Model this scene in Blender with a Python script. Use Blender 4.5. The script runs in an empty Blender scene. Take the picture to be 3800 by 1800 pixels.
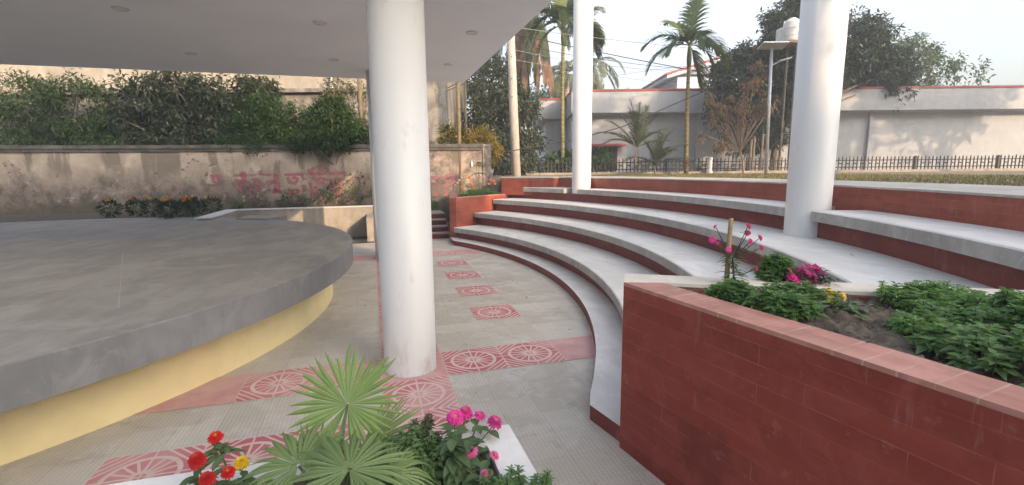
import bpy, math, random
import numpy as np
from mathutils import Vector, Matrix
rng = np.random.default_rng(11)
random.seed(5)
R = math.radians
scn = bpy.context.scene
col = scn.collection

# ------------------------------------------------------------------ camera
cam_d = bpy.data.cameras.new('camera')
cam_d.sensor_width = 36.0
cam_d.lens = 16.95
cam_d.clip_start = 0.05
cam_d.clip_end = 3000
cam = bpy.data.objects.new('camera', cam_d)
col.objects.link(cam)
CAM = Vector((-0.590, -4.274, 1.907))
PITCH, YAW, ROLL = R(8.6857), R(15.9453), R(0.5571)
fw = Vector((math.sin(YAW)*math.cos(PITCH), math.cos(YAW)*math.cos(PITCH), -math.sin(PITCH)))
rt = Vector((math.cos(YAW), -math.sin(YAW), 0))
dn = fw.cross(rt)
rt2 = math.cos(ROLL)*rt + math.sin(ROLL)*dn
dn2 = -math.sin(ROLL)*rt + math.cos(ROLL)*dn
cam.matrix_world = Matrix(((rt2.x, -dn2.x, -fw.x, CAM.x), (rt2.y, -dn2.y, -fw.y, CAM.y), (rt2.z, -dn2.z, -fw.z, CAM.z), (0, 0, 0, 1)))
scn.camera = cam

# ------------------------------------------------------------------ sky, sun, exposure
SUN_EL, SUN_AZ = R(18.5), math.atan2(0.447, -0.894)      # low warm sun behind and to the right of the viewer
w = bpy.data.worlds.new('World'); scn.world = w
w.use_nodes = True
wn = w.node_tree.nodes; wl = w.node_tree.links
sky = wn.new('ShaderNodeTexSky'); sky.sky_type = 'NISHITA'; sky.sun_disc = False
sky.sun_elevation = SUN_EL; sky.sun_rotation = SUN_AZ
sky.air_density = 1.0; sky.dust_density = 6.0; sky.ozone_density = 1.0
bg = wn['Background']; bg.inputs['Strength'].default_value = 0.15
hs = wn.new('ShaderNodeHueSaturation'); hs.inputs['Saturation'].default_value = 0.75
wl.new(sky.outputs['Color'], hs.inputs['Color']); wl.new(hs.outputs['Color'], bg.inputs['Color'])
sd = bpy.data.lights.new('sun', 'SUN'); sd.energy = 2.0; sd.angle = R(0.6); sd.color = (1.0, 0.70, 0.44)
sun = bpy.data.objects.new('sun', sd); col.objects.link(sun)
sv = Vector((0.447*math.cos(SUN_EL), -0.894*math.cos(SUN_EL), math.sin(SUN_EL)))
sun.rotation_euler = sv.to_track_quat('Z', 'Y').to_euler()
sun.location = (10, -20, 15)
scn.view_settings.view_transform = 'Standard'; scn.view_settings.look = 'None'
scn.view_settings.gamma = 1; scn.view_settings.use_curve_mapping = False
scn.view_settings.exposure = 1.9
scn.cycles.max_bounces = 8; scn.cycles.diffuse_bounces = 4; scn.cycles.transparent_max_bounces = 12
scn.cycles.use_denoising = True

# ------------------------------------------------------------------ helpers
def V(*a): return np.array(a, float)
def nrm(a):
    a = np.asarray(a, float); return a/(np.linalg.norm(a, axis=-1, keepdims=True)+1e-12)
HR = V(rt.x, rt.y, 0); HF = V(math.sin(YAW), math.cos(YAW), 0)
def hp(r, f, z):                                     # lateral and forward metres from the viewpoint -> world
    return V(CAM.x, CAM.y, 0) + HR*r + HF*f + V(0, 0, z)

class MB:
    def __init__(s): s.v = []; s.f = []; s.uv = []; s.m = []; s.n = 0
    def add(s, verts, faces, uvs=None, mi=0):
        b = s.n; verts = [tuple(map(float, p)) for p in verts]; s.v += verts; s.n += len(verts)
        for k, f in enumerate(faces):
            s.f.append([i+b for i in f]); s.m.append(mi)
            s.uv.append(uvs[k] if uvs is not None else [(verts[i][0], verts[i][1]) for i in f])
    def build(s, name, mats, parent=None, smooth=False):
        me = bpy.data.meshes.new(name)
        me.from_pydata(s.v, [], s.f)
        if not isinstance(mats, (list, tuple)): mats = [mats]
        for m in mats: me.materials.append(m)
        me.polygons.foreach_set('material_index', s.m)
        ul = me.uv_layers.new(name='UVMap')
        ul.data.foreach_set('uv', np.array([c for f in s.uv for q in f for c in q], 'f'))
        if smooth: me.polygons.foreach_set('use_smooth', [True]*len(me.polygons))
        me.update()
        o = bpy.data.objects.new(name, me); col.objects.link(o)
        if parent is not None: attach(o, parent)
        return o
def attach(o, parent):
    o.parent = parent
    chain = Matrix.Identity(4); p = parent
    while p is not None:
        chain = p.matrix_parent_inverse @ p.matrix_basis @ chain; p = p.parent
    o.matrix_parent_inverse = chain.inverted()
def raw(name, verts, faces, mat, parent=None):
    me = bpy.data.meshes.new(name)
    verts = np.asarray(verts, 'f'); faces = np.asarray(faces, 'i')
    k = faces.shape[1]
    me.vertices.add(len(verts)); me.vertices.foreach_set('co', verts.ravel())
    me.loops.add(faces.size); me.loops.foreach_set('vertex_index', faces.ravel())
    me.polygons.add(len(faces)); me.polygons.foreach_set('loop_start', np.arange(0, faces.size, k, dtype='i'))
    me.update(calc_edges=True); me.validate()
    me.materials.append(mat)
    o = bpy.data.objects.new(name, me); col.objects.link(o)
    if parent is not None: attach(o, parent)
    return o
def tag(o, label=None, cat=None, group=None, kind=None):
    if label: o['label'] = label
    if cat: o['category'] = cat
    if group: o['group'] = group
    if kind: o['kind'] = kind
    return o
def thing(name, loc, label, cat, group=None):
    o = bpy.data.objects.new(name, None); col.objects.link(o)
    o.location = loc; o.empty_display_size = .2
    return tag(o, label, cat, group)
def prism(mb, poly, z0, z1, mi=0, mtop=None, bottom=True):
    n = len(poly); P = [(p[0], p[1]) for p in poly]
    area = sum(P[i][0]*P[(i+1) % n][1]-P[(i+1) % n][0]*P[i][1] for i in range(n))
    if area < 0: P = P[::-1]
    u = 0
    for i in range(n):
        a, b = P[i], P[(i+1) % n]; L = math.hypot(b[0]-a[0], b[1]-a[1])
        mb.add([(a[0], a[1], z0), (b[0], b[1], z0), (b[0], b[1], z1), (a[0], a[1], z1)], [(0, 1, 2, 3)],
               [[(u, z0), (u+L, z0), (u+L, z1), (u, z1)]], mi)
        u += L
    mt = mi if mtop is None else mtop
    mb.add([(p[0], p[1], z1) for p in P], [tuple(range(n))], None, mt)
    if bottom: mb.add([(p[0], p[1], z0) for p in P[::-1]], [tuple(range(n))], None, mi)
def box(mb, c, size, ax=V(1, 0, 0), mi=0):
    ax = nrm(ax); ay = nrm(np.cross(V(0, 0, 1), ax)); az = np.cross(ax, ay)
    c = np.asarray(c, float); h = np.asarray(size, float)/2
    vs = [c+ax*h[0]*i+ay*h[1]*j+az*h[2]*k for i in (-1, 1) for j in (-1, 1) for k in (-1, 1)]
    fs = [(0, 1, 3, 2), (4, 6, 7, 5), (0, 4, 5, 1), (2, 3, 7, 6), (0, 2, 6, 4), (1, 5, 7, 3)]
    uv = []
    for f in fs:
        q = [vs[i] for i in f]
        nn = np.cross(q[1]-q[0], q[2]-q[0])
        if abs(nn[2]) > .5*np.linalg.norm(nn): uv.append([(p@ax, p@ay) for p in q])
        elif abs(nn@ax) > .5*np.linalg.norm(nn): uv.append([(p@ay, p[2]) for p in q])
        else: uv.append([(p@ax, p[2]) for p in q])
    mb.add(vs, fs, uv, mi)
def tube(mb, pts, rad, sides=8, mi=0, cap=True):
    pts = [np.asarray(p, float) for p in pts]
    if np.isscalar(rad): rad = [rad]*len(pts)
    vs = []; fs = []; n = len(pts); prev = None; uv = []
    acc = 0; us = []
    for i, p in enumerate(pts):
        t = nrm(pts[min(i+1, n-1)]-pts[max(i-1, 0)])
        if prev is None:
            a = np.cross(t, V(0, 0, 1) if abs(t[2]) < .9 else V(1, 0, 0))
        else: a = prev-t*(prev@t)
        a = nrm(a); prev = a; b = np.cross(t, a)
        if i: acc += np.linalg.norm(pts[i]-pts[i-1])
        us.append(acc)
        for k in range(sides):
            th = 2*math.pi*k/sides
            vs.append(p+rad[i]*(a*math.cos(th)+b*math.sin(th)))
    for i in range(n-1):
        for k in range(sides):
            k2 = (k+1) % sides
            fs.append((i*sides+k, i*sides+k2, (i+1)*sides+k2, (i+1)*sides+k))
            uv.append([(k/sides, us[i]), ((k+1)/sides, us[i]), ((k+1)/sides, us[i+1]), (k/sides, us[i+1])])
    if cap:
        fs.append(tuple(range(sides))[::-1]); uv.append([(0, 0)]*sides)
        fs.append(tuple((n-1)*sides+k for k in range(sides))); uv.append([(0, 0)]*sides)
    mb.add(vs, fs, uv, mi)
def lathe(mb, c, prof, sides=48, mi=0):               # profile of (radius, z)
    vs = []; fs = []; uv = []
    for r, z in prof:
        for k in range(sides):
            th = 2*math.pi*k/sides; vs.append((c[0]+r*math.cos(th), c[1]+r*math.sin(th), c[2]+z))
    for i in range(len(prof)-1):
        for k in range(sides):
            k2 = (k+1) % sides
            fs.append((i*sides+k, i*sides+k2, (i+1)*sides+k2, (i+1)*sides+k))
            r0 = max(prof[i][0], .05)
            uv.append([(k/sides*6.28*r0, prof[i][1]), ((k+1)/sides*6.28*r0, prof[i][1]), ((k+1)/sides*6.28*r0, prof[i+1][1]), (k/sides*6.28*r0, prof[i+1][1])])
    fs.append(tuple(range(sides))[::-1]); uv.append([(0, 0)]*sides)
    fs.append(tuple((len(prof)-1)*sides+k for k in range(sides))); uv.append([(0, 0)]*sides)
    mb.add(vs, fs, uv, mi)
def bez(p0, p1, p2, n=8):
    t = np.linspace(0, 1, n)[:, None]
    return (1-t)**2*np.asarray(p0)+2*t*(1-t)*np.asarray(p1)+t**2*np.asarray(p2)

# ------------------------------------------------------------------ materials
def new_mat(name):
    m = bpy.data.materials.new(name); m.use_nodes = True
    nt = m.node_tree; b = nt.nodes['Principled BSDF']
    return m, nt, b
def N(nt, t, **kw):
    n = nt.nodes.new(t)
    for k, v in kw.items(): setattr(n, k, v)
    return n
def math_(nt, op, a, b=None, c=None, clamp=False):
    n = nt.nodes.new('ShaderNodeMath'); n.operation = op; n.use_clamp = clamp
    for i, x in enumerate((a, b, c)):
        if x is None: continue
        if isinstance(x, (int, float)): n.inputs[i].default_value = x
        else: nt.links.new(x, n.inputs[i])
    return n.outputs[0]
def mixc(nt, f, a, b, blend='MIX'):
    n = nt.nodes.new('ShaderNodeMix'); n.data_type = 'RGBA'; n.blend_type = blend
    for s, x in ((n.inputs[0], f), (n.inputs[6], a), (n.inputs[7], b)):
        if isinstance(x, (int, float)): s.default_value = x
        elif isinstance(x, (tuple, list)): s.default_value = (*x[:3], 1)
        else: nt.links.new(x, s)
    return n.outputs[2]
def noise(nt, vec, scale, detail=5, rough=.6, stretch=None, dist=0):
    if stretch is not None:
        mp = N(nt, 'ShaderNodeMapping'); mp.inputs['Scale'].default_value = stretch
        nt.links.new(vec, mp.inputs['Vector']); vec = mp.outputs['Vector']
    n = N(nt, 'ShaderNodeTexNoise'); n.inputs['Scale'].default_value = scale
    n.inputs['Detail'].default_value = detail; n.inputs['Roughness'].default_value = rough
    n.inputs['Distortion'].default_value = dist
    nt.links.new(vec, n.inputs['Vector']); return n.outputs['Fac']
def ramp(nt, f, lo, hi):
    n = N(nt, 'ShaderNodeMapRange'); n.inputs['From Min'].default_value = lo; n.inputs['From Max'].default_value = hi
    n.interpolation_type = 'SMOOTHSTEP'
    nt.links.new(f, n.inputs['Value']); return n.outputs['Result']
def bump(nt, b, h, strength=.3, dist=.01):
    n = N(nt, 'ShaderNodeBump'); n.inputs['Strength'].default_value = strength; n.inputs['Distance'].default_value = dist
    nt.links.new(h, n.inputs['Height']); nt.links.new(n.outputs['Normal'], b.inputs['Normal'])
def posn(nt): return N(nt, 'ShaderNodeNewGeometry').outputs['Position']
def uvn(nt): return N(nt, 'ShaderNodeTexCoord').outputs['UV']
def sock(b, n, v): b.inputs[n].default_value = v

def simple(name, c, rough=.7, var=.25, scale=4, bs=80, bstr=.15, c2=None, spec=.4, metal=0, stretch=None):
    m, nt, b = new_mat(name); p = posn(nt)
    f = ramp(nt, noise(nt, p, scale, stretch=stretch), .35, .68)
    c2 = c2 or tuple(x*(1-var) for x in c)
    cc = mixc(nt, f, c2, c)
    fine = noise(nt, p, scale*14, 3)
    cc = mixc(nt, ramp(nt, fine, .3, .75), tuple(x*.86 for x in (1, 1, 1)), (1, 1, 1)) if False else cc
    nt.links.new(cc, b.inputs['Base Color'])
    sock(b, 'Roughness', rough); sock(b, 'Specular IOR Level', spec); sock(b, 'Metallic', metal)
    if bstr: bump(nt, b, noise(nt, p, bs, 4), bstr, .006)
    return m
def leafmat(name, cols, trans=.35, rough=.5, veins=False, tips=False):
    m, nt, b = new_mat(name)
    g = N(nt, 'ShaderNodeNewGeometry')
    r = N(nt, 'ShaderNodeValToRGB')
    els = r.color_ramp.elements
    while len(els) < len(cols): els.new(.5)
    for i, c in enumerate(cols):
        els[i].position = i/max(1, len(cols)-1); els[i].color = (*c, 1)
    nt.links.new(g.outputs['Random Per Island'], r.inputs['Fac'])
    patch = ramp(nt, noise(nt, g.outputs['Position'], 2.2, 3), .3, .75)
    cc = mixc(nt, patch, (.72, .74, .72), (1.15, 1.12, 1.05))
    cc = mixc(nt, 1.0, r.outputs['Color'], cc, 'MULTIPLY')
    if tips:
        su = N(nt, 'ShaderNodeSeparateXYZ'); nt.links.new(uvn(nt), su.inputs[0])
        cc = mixc(nt, math_(nt, 'MULTIPLY', ramp(nt, su.outputs[0], .55, 1.0), .35), cc, (.30, .40, .17))
        cc = mixc(nt, math_(nt, 'MULTIPLY', ramp(nt, su.outputs[1], .75, .0), .35), cc, (.26, .36, .15))
        br = math_(nt, 'ADD', su.outputs[1], math_(nt, 'MULTIPLY', math_(nt, 'SUBTRACT', noise(nt, g.outputs['Position'], 14, 3), .5), .35))
        cc = mixc(nt, ramp(nt, br, .93, 1.02), cc, (.27, .17, .08))
        cc = mixc(nt, math_(nt, 'MULTIPLY', ramp(nt, noise(nt, g.outputs['Position'], 9, 5), .5, .68), .3), cc, (.10, .17, .045))
    nt.links.new(cc, b.inputs['Base Color']); sock(b, 'Roughness', rough); sock(b, 'Specular IOR Level', .35)
    tr = N(nt, 'ShaderNodeBsdfTranslucent'); nt.links.new(mixc(nt, 1.0, cc, (1.3, 1.35, .7), 'MULTIPLY'), tr.inputs['Color'])
    mx = N(nt, 'ShaderNodeMixShader'); mx.inputs[0].default_value = trans
    nt.links.new(b.outputs[0], mx.inputs[1]); nt.links.new(tr.outputs[0], mx.inputs[2])
    nt.links.new(mx.outputs[0], nt.nodes['Material Output'].inputs['Surface'])
    return m

def white_paint():
    m, nt, b = new_mat('white_paint'); p = posn(nt)
    cc = mixc(nt, ramp(nt, noise(nt, p, 1.3, 5, stretch=(1, 1, .35)), .3, .75), (.61, .615, .615), (.66, .665, .665))
    # scuffs and grey splashes near the base
    z = N(nt, 'ShaderNodeSeparateXYZ'); nt.links.new(p, z.inputs[0])
    sc = math_(nt, 'MULTIPLY', ramp(nt, noise(nt, p, 9, 6, .7, stretch=(1, 1, .45)), .58, .66), ramp(nt, noise(nt, p, 2.2, 3), .48, .6))
    cc = mixc(nt, math_(nt, 'MULTIPLY', sc, .3), cc, (.40, .38, .36))
    low = math_(nt, 'MULTIPLY', ramp(nt, math_(nt, 'SUBTRACT', .55, z.outputs[2]), 0, .5), ramp(nt, noise(nt, p, 5, 6, .7, stretch=(1, 1, .3)), .48, .66))
    cc = mixc(nt, math_(nt, 'MULTIPLY', low, .7), cc, (.40, .36, .31))
    nt.links.new(cc, b.inputs['Base Color']); sock(b, 'Roughness', .42)
    bump(nt, b, noise(nt, p, 30, 4), .08, .006); return m
def soffit():
    m, nt, b = new_mat('soffit_plaster'); p = posn(nt)
    cc = mixc(nt, ramp(nt, noise(nt, p, .5, 6), .3, .7), (.84, .86, .885), (.90, .92, .94))
    nt.links.new(cc, b.inputs['Base Color']); sock(b, 'Roughness', .8)
    bump(nt, b, noise(nt, p, 40, 4), .12, .005); return m
def floor_mat():
    m, nt, b = new_mat('chequered_cement_tile'); p = posn(nt)
    mp = N(nt, 'ShaderNodeMapping'); mp.inputs['Scale'].default_value = (1/.3, 1/.3, 0); nt.links.new(p, mp.inputs['Vector'])
    fl = N(nt, 'ShaderNodeVectorMath', operation='FLOOR'); nt.links.new(mp.outputs[0], fl.inputs[0])
    wnz = N(nt, 'ShaderNodeTexWhiteNoise', noise_dimensions='2D'); nt.links.new(fl.outputs[0], wnz.inputs['Vector'])
    fr = N(nt, 'ShaderNodeVectorMath', operation='FRACTION'); nt.links.new(mp.outputs[0], fr.inputs[0])
    sx = N(nt, 'ShaderNodeSeparateXYZ'); nt.links.new(fr.outputs[0], sx.inputs[0])
    ex = math_(nt, 'ABSOLUTE', math_(nt, 'SUBTRACT', sx.outputs[0], .5)); ey = math_(nt, 'ABSOLUTE', math_(nt, 'SUBTRACT', sx.outputs[1], .5))
    joint = ramp(nt, math_(nt, 'MAXIMUM', ex, ey), .482, .496)
    # embossed studs: rows of small lozenges, offset from row to row
    st = 2*math.pi/.03
    sp = N(nt, 'ShaderNodeSeparateXYZ'); nt.links.new(p, sp.inputs[0])
    a = math_(nt, 'SINE', math_(nt, 'MULTIPLY', math_(nt, 'ADD', sp.outputs[0], sp.outputs[1]), st*.5))
    c = math_(nt, 'SINE', math_(nt, 'MULTIPLY', math_(nt, 'SUBTRACT', sp.outputs[0], sp.outputs[1]), st*.5))
    stud = ramp(nt, math_(nt, 'MULTIPLY', a, c), -.25, .45)
    base = mixc(nt, wnz.outputs['Value'], (.44, .405, .35), (.51, .475, .42))
    dirt = noise(nt, p, 1.1, 7, .62)
    base = mixc(nt, math_(nt, 'MULTIPLY', ramp(nt, dirt, .42, .7), .8), base, (.39, .355, .30))
    base = mixc(nt, math_(nt, 'MULTIPLY', ramp(nt, noise(nt, p, 2.3, 6, .65), .48, .62), .7), base, (.56, .54, .50))
    base = mixc(nt, math_(nt, 'MULTIPLY', ramp(nt, noise(nt, p, 4.5, 7, .7, dist=.5), .55, .68), .55), base, (.31, .28, .24))
    mp2 = N(nt, 'ShaderNodeMapping'); mp2.inputs['Scale'].default_value = (1/.6, 1/.3, 0); nt.links.new(p, mp2.inputs['Vector'])
    f2 = N(nt, 'ShaderNodeVectorMath', operation='FLOOR'); nt.links.new(mp2.outputs[0], f2.inputs[0]); w2 = N(nt, 'ShaderNodeTexWhiteNoise', noise_dimensions='2D'); nt.links.new(f2.outputs[0], w2.inputs['Vector'])
    base = mixc(nt, math_(nt, 'MULTIPLY', ramp(nt, w2.outputs['Value'], .6, .9), .35), base, (.60, .58, .54))
    base = mixc(nt, math_(nt, 'MULTIPLY', math_(nt, 'SUBTRACT', 1.0, stud), .24), base, (.27, .235, .19))
    base = mixc(nt, math_(nt, 'MULTIPLY', joint, .38), base, (.33, .30, .27))
    nt.links.new(base, b.inputs['Base Color']); sock(b, 'Roughness', .7)
    bump(nt, b, math_(nt, 'SUBTRACT', stud, math_(nt, 'MULTIPLY', joint, 1.0)), .35, .005); return m
def motif_mat(plain=False):
    m, nt, b = new_mat('plain_pink_tile' if plain else 'red_wheel_tile'); u = uvn(nt); p = posn(nt)
    red = mixc(nt, ramp(nt, noise(nt, p, 3, 6, .65), .3, .72), (.40, .080, .105), (.47, .15, .17))
    pale = (.58, .47, .41)
    if plain:
        cc = mixc(nt, ramp(nt, noise(nt, p, 5, 6), .35, .7), (.48, .22, .21), (.52, .32, .30))
        lines = None
    else:
        s = N(nt, 'ShaderNodeSeparateXYZ'); nt.links.new(u, s.inputs[0])
        x = math_(nt, 'SUBTRACT', math_(nt, 'FRACT', s.outputs[0]), .5); y = math_(nt, 'SUBTRACT', math_(nt, 'FRACT', s.outputs[1]), .5)
        r = math_(nt, 'SQRT', math_(nt, 'ADD', math_(nt, 'MULTIPLY', x, x), math_(nt, 'MULTIPLY', y, y)))
        th = math_(nt, 'ARCTAN2', y, x)
        def band(v, lo, hi, e=.004):
            return math_(nt, 'MULTIPLY', ramp(nt, v, lo-e, lo+e), math_(nt, 'SUBTRACT', 1.0, ramp(nt, v, hi-e, hi+e)))
        ring = band(r, .332, .385)
        hub = band(r, .06, .085)
        # sixteen spokes: distance across the spoke = r*|sin(8 th)|/8
        sp = math_(nt, 'MULTIPLY', r, math_(nt, 'DIVIDE', math_(nt, 'ABSOLUTE', math_(nt, 'SINE', math_(nt, 'MULTIPLY', th, 8.0))), 8.0))
        spoke = math_(nt, 'MULTIPLY', math_(nt, 'SUBTRACT', 1.0, ramp(nt, sp, .011, .017)), band(r, .085, .34))
        # rounded petals near the rim
        cross = math_(nt, 'SUBTRACT', 1.0, ramp(nt, math_(nt, 'MINIMUM', math_(nt, 'ABSOLUTE', x), math_(nt, 'ABSOLUTE', y)), .008, .014))
        dg = math_(nt, 'ADD', math_(nt, 'ABSOLUTE', x), math_(nt, 'ABSOLUTE', y))
        stripes = ramp(nt, math_(nt, 'SINE', math_(nt, 'MULTIPLY', math_(nt, 'SUBTRACT', dg, .46), 2*math.pi/.115)), .35, .6)
        stripes = math_(nt, 'MULTIPLY', stripes, ramp(nt, dg, .52, .53))
        stripes = math_(nt, 'MULTIPLY', stripes, ramp(nt, r, .40, .41))
        edge = ramp(nt, math_(nt, 'MAXIMUM', math_(nt, 'ABSOLUTE', x), math_(nt, 'ABSOLUTE', y)), .488, .494)
        lines = ring
        for q in (hub, spoke, cross, stripes, edge): lines = math_(nt, 'MAXIMUM', lines, q)
        wear = ramp(nt, noise(nt, p, 6, 6, .7), .2, .55)
        cc = mixc(nt, math_(nt, 'MULTIPLY', lines, math_(nt, 'ADD', math_(nt, 'MULTIPLY', wear, .4), .6)), red, pale)
    # dust worn over the red
    dust = ramp(nt, noise(nt, p, .9, 5, .6), .4, .62)
    cc = mixc(nt, math_(nt, 'MULTIPLY', dust, .6), cc, (.55, .38, .36))
    nt.links.new(cc, b.inputs['Base Color']); sock(b, 'Roughness', .7)
    if lines is not None: bump(nt, b, math_(nt, 'SUBTRACT', 1.0, lines), .35, .004)
    return m
def tile_red(name, c1, c2, mortar, bw=.6, bh=.1, msz=.004, fade=.5):
    m, nt, b = new_mat(name); u = uvn(nt); p = posn(nt)
    br = N(nt, 'ShaderNodeTexBrick'); nt.links.new(u, br.inputs['Vector'])
    br.inputs['Scale'].default_value = 1; br.inputs['Brick Width'].default_value = bw; br.inputs['Row Height'].default_value = bh
    br.inputs['Mortar Size'].default_value = msz; br.inputs['Mortar Smooth'].default_value = .3
    br.inputs['Color1'].default_value = (*c1, 1); br.inputs['Color2'].default_value = (*c2, 1); br.inputs['Mortar'].default_value = (*mortar, 1)
    br.offset = .37; br.offset_frequency = 2
    body = mixc(nt, ramp(nt, noise(nt, u, 1.4, 3, .5, stretch=(.8, 5.0, 1)), .38, .62), c1, c2)
    row = N(nt, 'ShaderNodeTexWhiteNoise', noise_dimensions='2D'); mpr = N(nt, 'ShaderNodeMapping'); mpr.inputs['Scale'].default_value = (1/(bw*1.7), 1/bh, 0)
    flr = N(nt, 'ShaderNodeVectorMath', operation='FLOOR'); nt.links.new(u, mpr.inputs['Vector']); nt.links.new(mpr.outputs[0], flr.inputs[0]); nt.links.new(flr.outputs[0], row.inputs['Vector'])
    body = mixc(nt, math_(nt, 'MULTIPLY', row.outputs['Value'], .45), body, tuple(x*.62 for x in c1))
    body = mixc(nt, math_(nt, 'MULTIPLY', br.outputs['Fac'], math_(nt, 'ADD', math_(nt, 'MULTIPLY', ramp(nt, noise(nt, p, 4, 4), .4, .65), .75), .15)), body, mortar)
    smear = ramp(nt, noise(nt, p, 2.6, 7, .68, dist=.6), .46, .66)
    cc = mixc(nt, math_(nt, 'MULTIPLY', smear, fade), body, tuple(min(1, x*1.35+.035) for x in c1))
    dk = ramp(nt, noise(nt, p, 1.1, 6, .62, dist=.4), .52, .68)
    cc = mixc(nt, math_(nt, 'MULTIPLY', dk, .45), cc, tuple(x*.5 for x in c1))
    spots = ramp(nt, noise(nt, p, 9, 5, .7), .60, .67)
    cc = mixc(nt, math_(nt, 'MULTIPLY', spots, .12), cc, (.45, .33, .29))
    scr = math_(nt, 'MULTIPLY', ramp(nt, noise(nt, p, 17, 4, .6, stretch=(1, 1, .12)), .60, .68), ramp(nt, noise(nt, p, 1.7, 2), .5, .6))
    cc = mixc(nt, math_(nt, 'MULTIPLY', scr, .13), cc, (.48, .38, .33))
    nt.links.new(cc, b.inputs['Base Color']); sock(b, 'Roughness', .55); sock(b, 'Specular IOR Level', .3)
    bump(nt, b, math_(nt, 'SUBTRACT', noise(nt, p, 30, 3), br.outputs['Fac']), .25, .004); return m
def cement(name, c, var=.2, streak=True, rough=.75, sc=1.4):
    m, nt, b = new_mat(name); p = posn(nt)
    n1 = noise(nt, p, sc, 8, .66, dist=.5); n2 = noise(nt, p, sc*5, 5, .6, stretch=(1, 1, .3) if streak else (1, .35, 1))
    cc = mixc(nt, ramp(nt, n1, .3, .72), tuple(x*(1-var) for x in c), tuple(x*(1+var*.5) for x in c))
    cc = mixc(nt, math_(nt, 'MULTIPLY', ramp(nt, n2, .42, .62), .5), cc, tuple(x*(1-var*1.5) for x in c))
    n3 = noise(nt, p, sc*2.3, 7, .72, dist=1.2)
    cc = mixc(nt, math_(nt, 'MULTIPLY', ramp(nt, n3, .52, .64), .5), cc, tuple(min(.9, x*(1+var*.9)) for x in c))
    nt.links.new(cc, b.inputs['Base Color']); sock(b, 'Roughness', rough)
    bump(nt, b, noise(nt, p, 45, 5), .2, .006); return m
def old_wall():
    m, nt, b = new_mat('weathered_plaster'); p = posn(nt)
    z = N(nt, 'ShaderNodeSeparateXYZ'); nt.links.new(p, z.inputs[0])
    cream = mixc(nt, ramp(nt, noise(nt, p, 1.6, 7, .65), .35, .65), (.33, .27, .215), (.44, .37, .305))
    big = noise(nt, p, .85, 9, .70, dist=.4)
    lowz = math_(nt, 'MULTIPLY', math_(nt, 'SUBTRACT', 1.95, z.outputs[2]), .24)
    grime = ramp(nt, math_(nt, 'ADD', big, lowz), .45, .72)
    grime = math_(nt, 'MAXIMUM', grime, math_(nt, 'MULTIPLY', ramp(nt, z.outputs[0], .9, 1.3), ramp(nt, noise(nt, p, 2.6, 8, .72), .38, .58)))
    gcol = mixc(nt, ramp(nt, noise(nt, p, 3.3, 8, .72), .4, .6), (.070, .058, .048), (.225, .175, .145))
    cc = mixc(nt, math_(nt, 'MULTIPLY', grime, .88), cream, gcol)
    warp = noise(nt, p, 1.1, 6, .7)
    st = N(nt, 'ShaderNodeCombineXYZ'); nt.links.new(math_(nt, 'ADD', z.outputs[0], math_(nt, 'MULTIPLY', warp, .35)), st.inputs[0]); nt.links.new(math_(nt, 'MULTIPLY', z.outputs[2], .10), st.inputs[2])
    sm = ramp(nt, noise(nt, st.outputs[0], 1.5, 4, .6), .53, .58)
    sm = math_(nt, 'MULTIPLY', sm, ramp(nt, math_(nt, 'ADD', z.outputs[2], math_(nt, 'MULTIPLY', warp, .9)), 1.95, 2.6))
    cc = mixc(nt, math_(nt, 'MULTIPLY', sm, .8), cc, (.145, .12, .095))
    chips = math_(nt, 'MULTIPLY', ramp(nt, noise(nt, p, 6.5, 5, .62), .60, .63), ramp(nt, noise(nt, p, 1.3, 4), .47, .58))
    cc = mixc(nt, math_(nt, 'MULTIPLY', chips, .85), cc, (.10, .09, .075))
    flakes = math_(nt, 'MULTIPLY', ramp(nt, noise(nt, p, 3.2, 7, .7, dist=.5), .57, .60), ramp(nt, noise(nt, p, .8, 4), .5, .6))
    cc = mixc(nt, math_(nt, 'MULTIPLY', flakes, .55), cc, (.54, .46, .38))
    moss = math_(nt, 'MULTIPLY', ramp(nt, math_(nt, 'SUBTRACT', noise(nt, p, 2.0, 7, .68), math_(nt, 'MULTIPLY', math_(nt, 'SUBTRACT', z.outputs[2], .9), .55)), .36, .56), .75)
    cc = mixc(nt, moss, cc, (.105, .095, .065))
    nt.links.new(cc, b.inputs['Base Color']); sock(b, 'Roughness', .9)
    bump(nt, b, math_(nt, 'ADD', noise(nt, p, 25, 6, .7), chips), .35, .012); return m
def faded_paint():
    m, nt, b = new_mat('faded_red_paint'); p = posn(nt)
    f = ramp(nt, noise(nt, p, 4.5, 8, .74), .42, .56)
    nt.links.new(mixc(nt, noise(nt, p, 3), (.38, .10, .12), (.50, .20, .22)), b.inputs['Base Color']); sock(b, 'Roughness', .85)
    t = N(nt, 'ShaderNodeBsdfTransparent'); mx = N(nt, 'ShaderNodeMixShader')
    nt.links.new(math_(nt, 'ADD', math_(nt, 'MULTIPLY', f, .60), .26), mx.inputs[0]); nt.links.new(t.outputs[0], mx.inputs[1]); nt.links.new(b.outputs[0], mx.inputs[2])
    nt.links.new(mx.outputs[0], nt.nodes['Material Output'].inputs['Surface']); return m
def glass_mat():
    m, nt, b = new_mat('dark_glass'); b.inputs['Base Color'].default_value = (.03, .035, .04, 1); sock(b, 'Roughness', .12); return m
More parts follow.
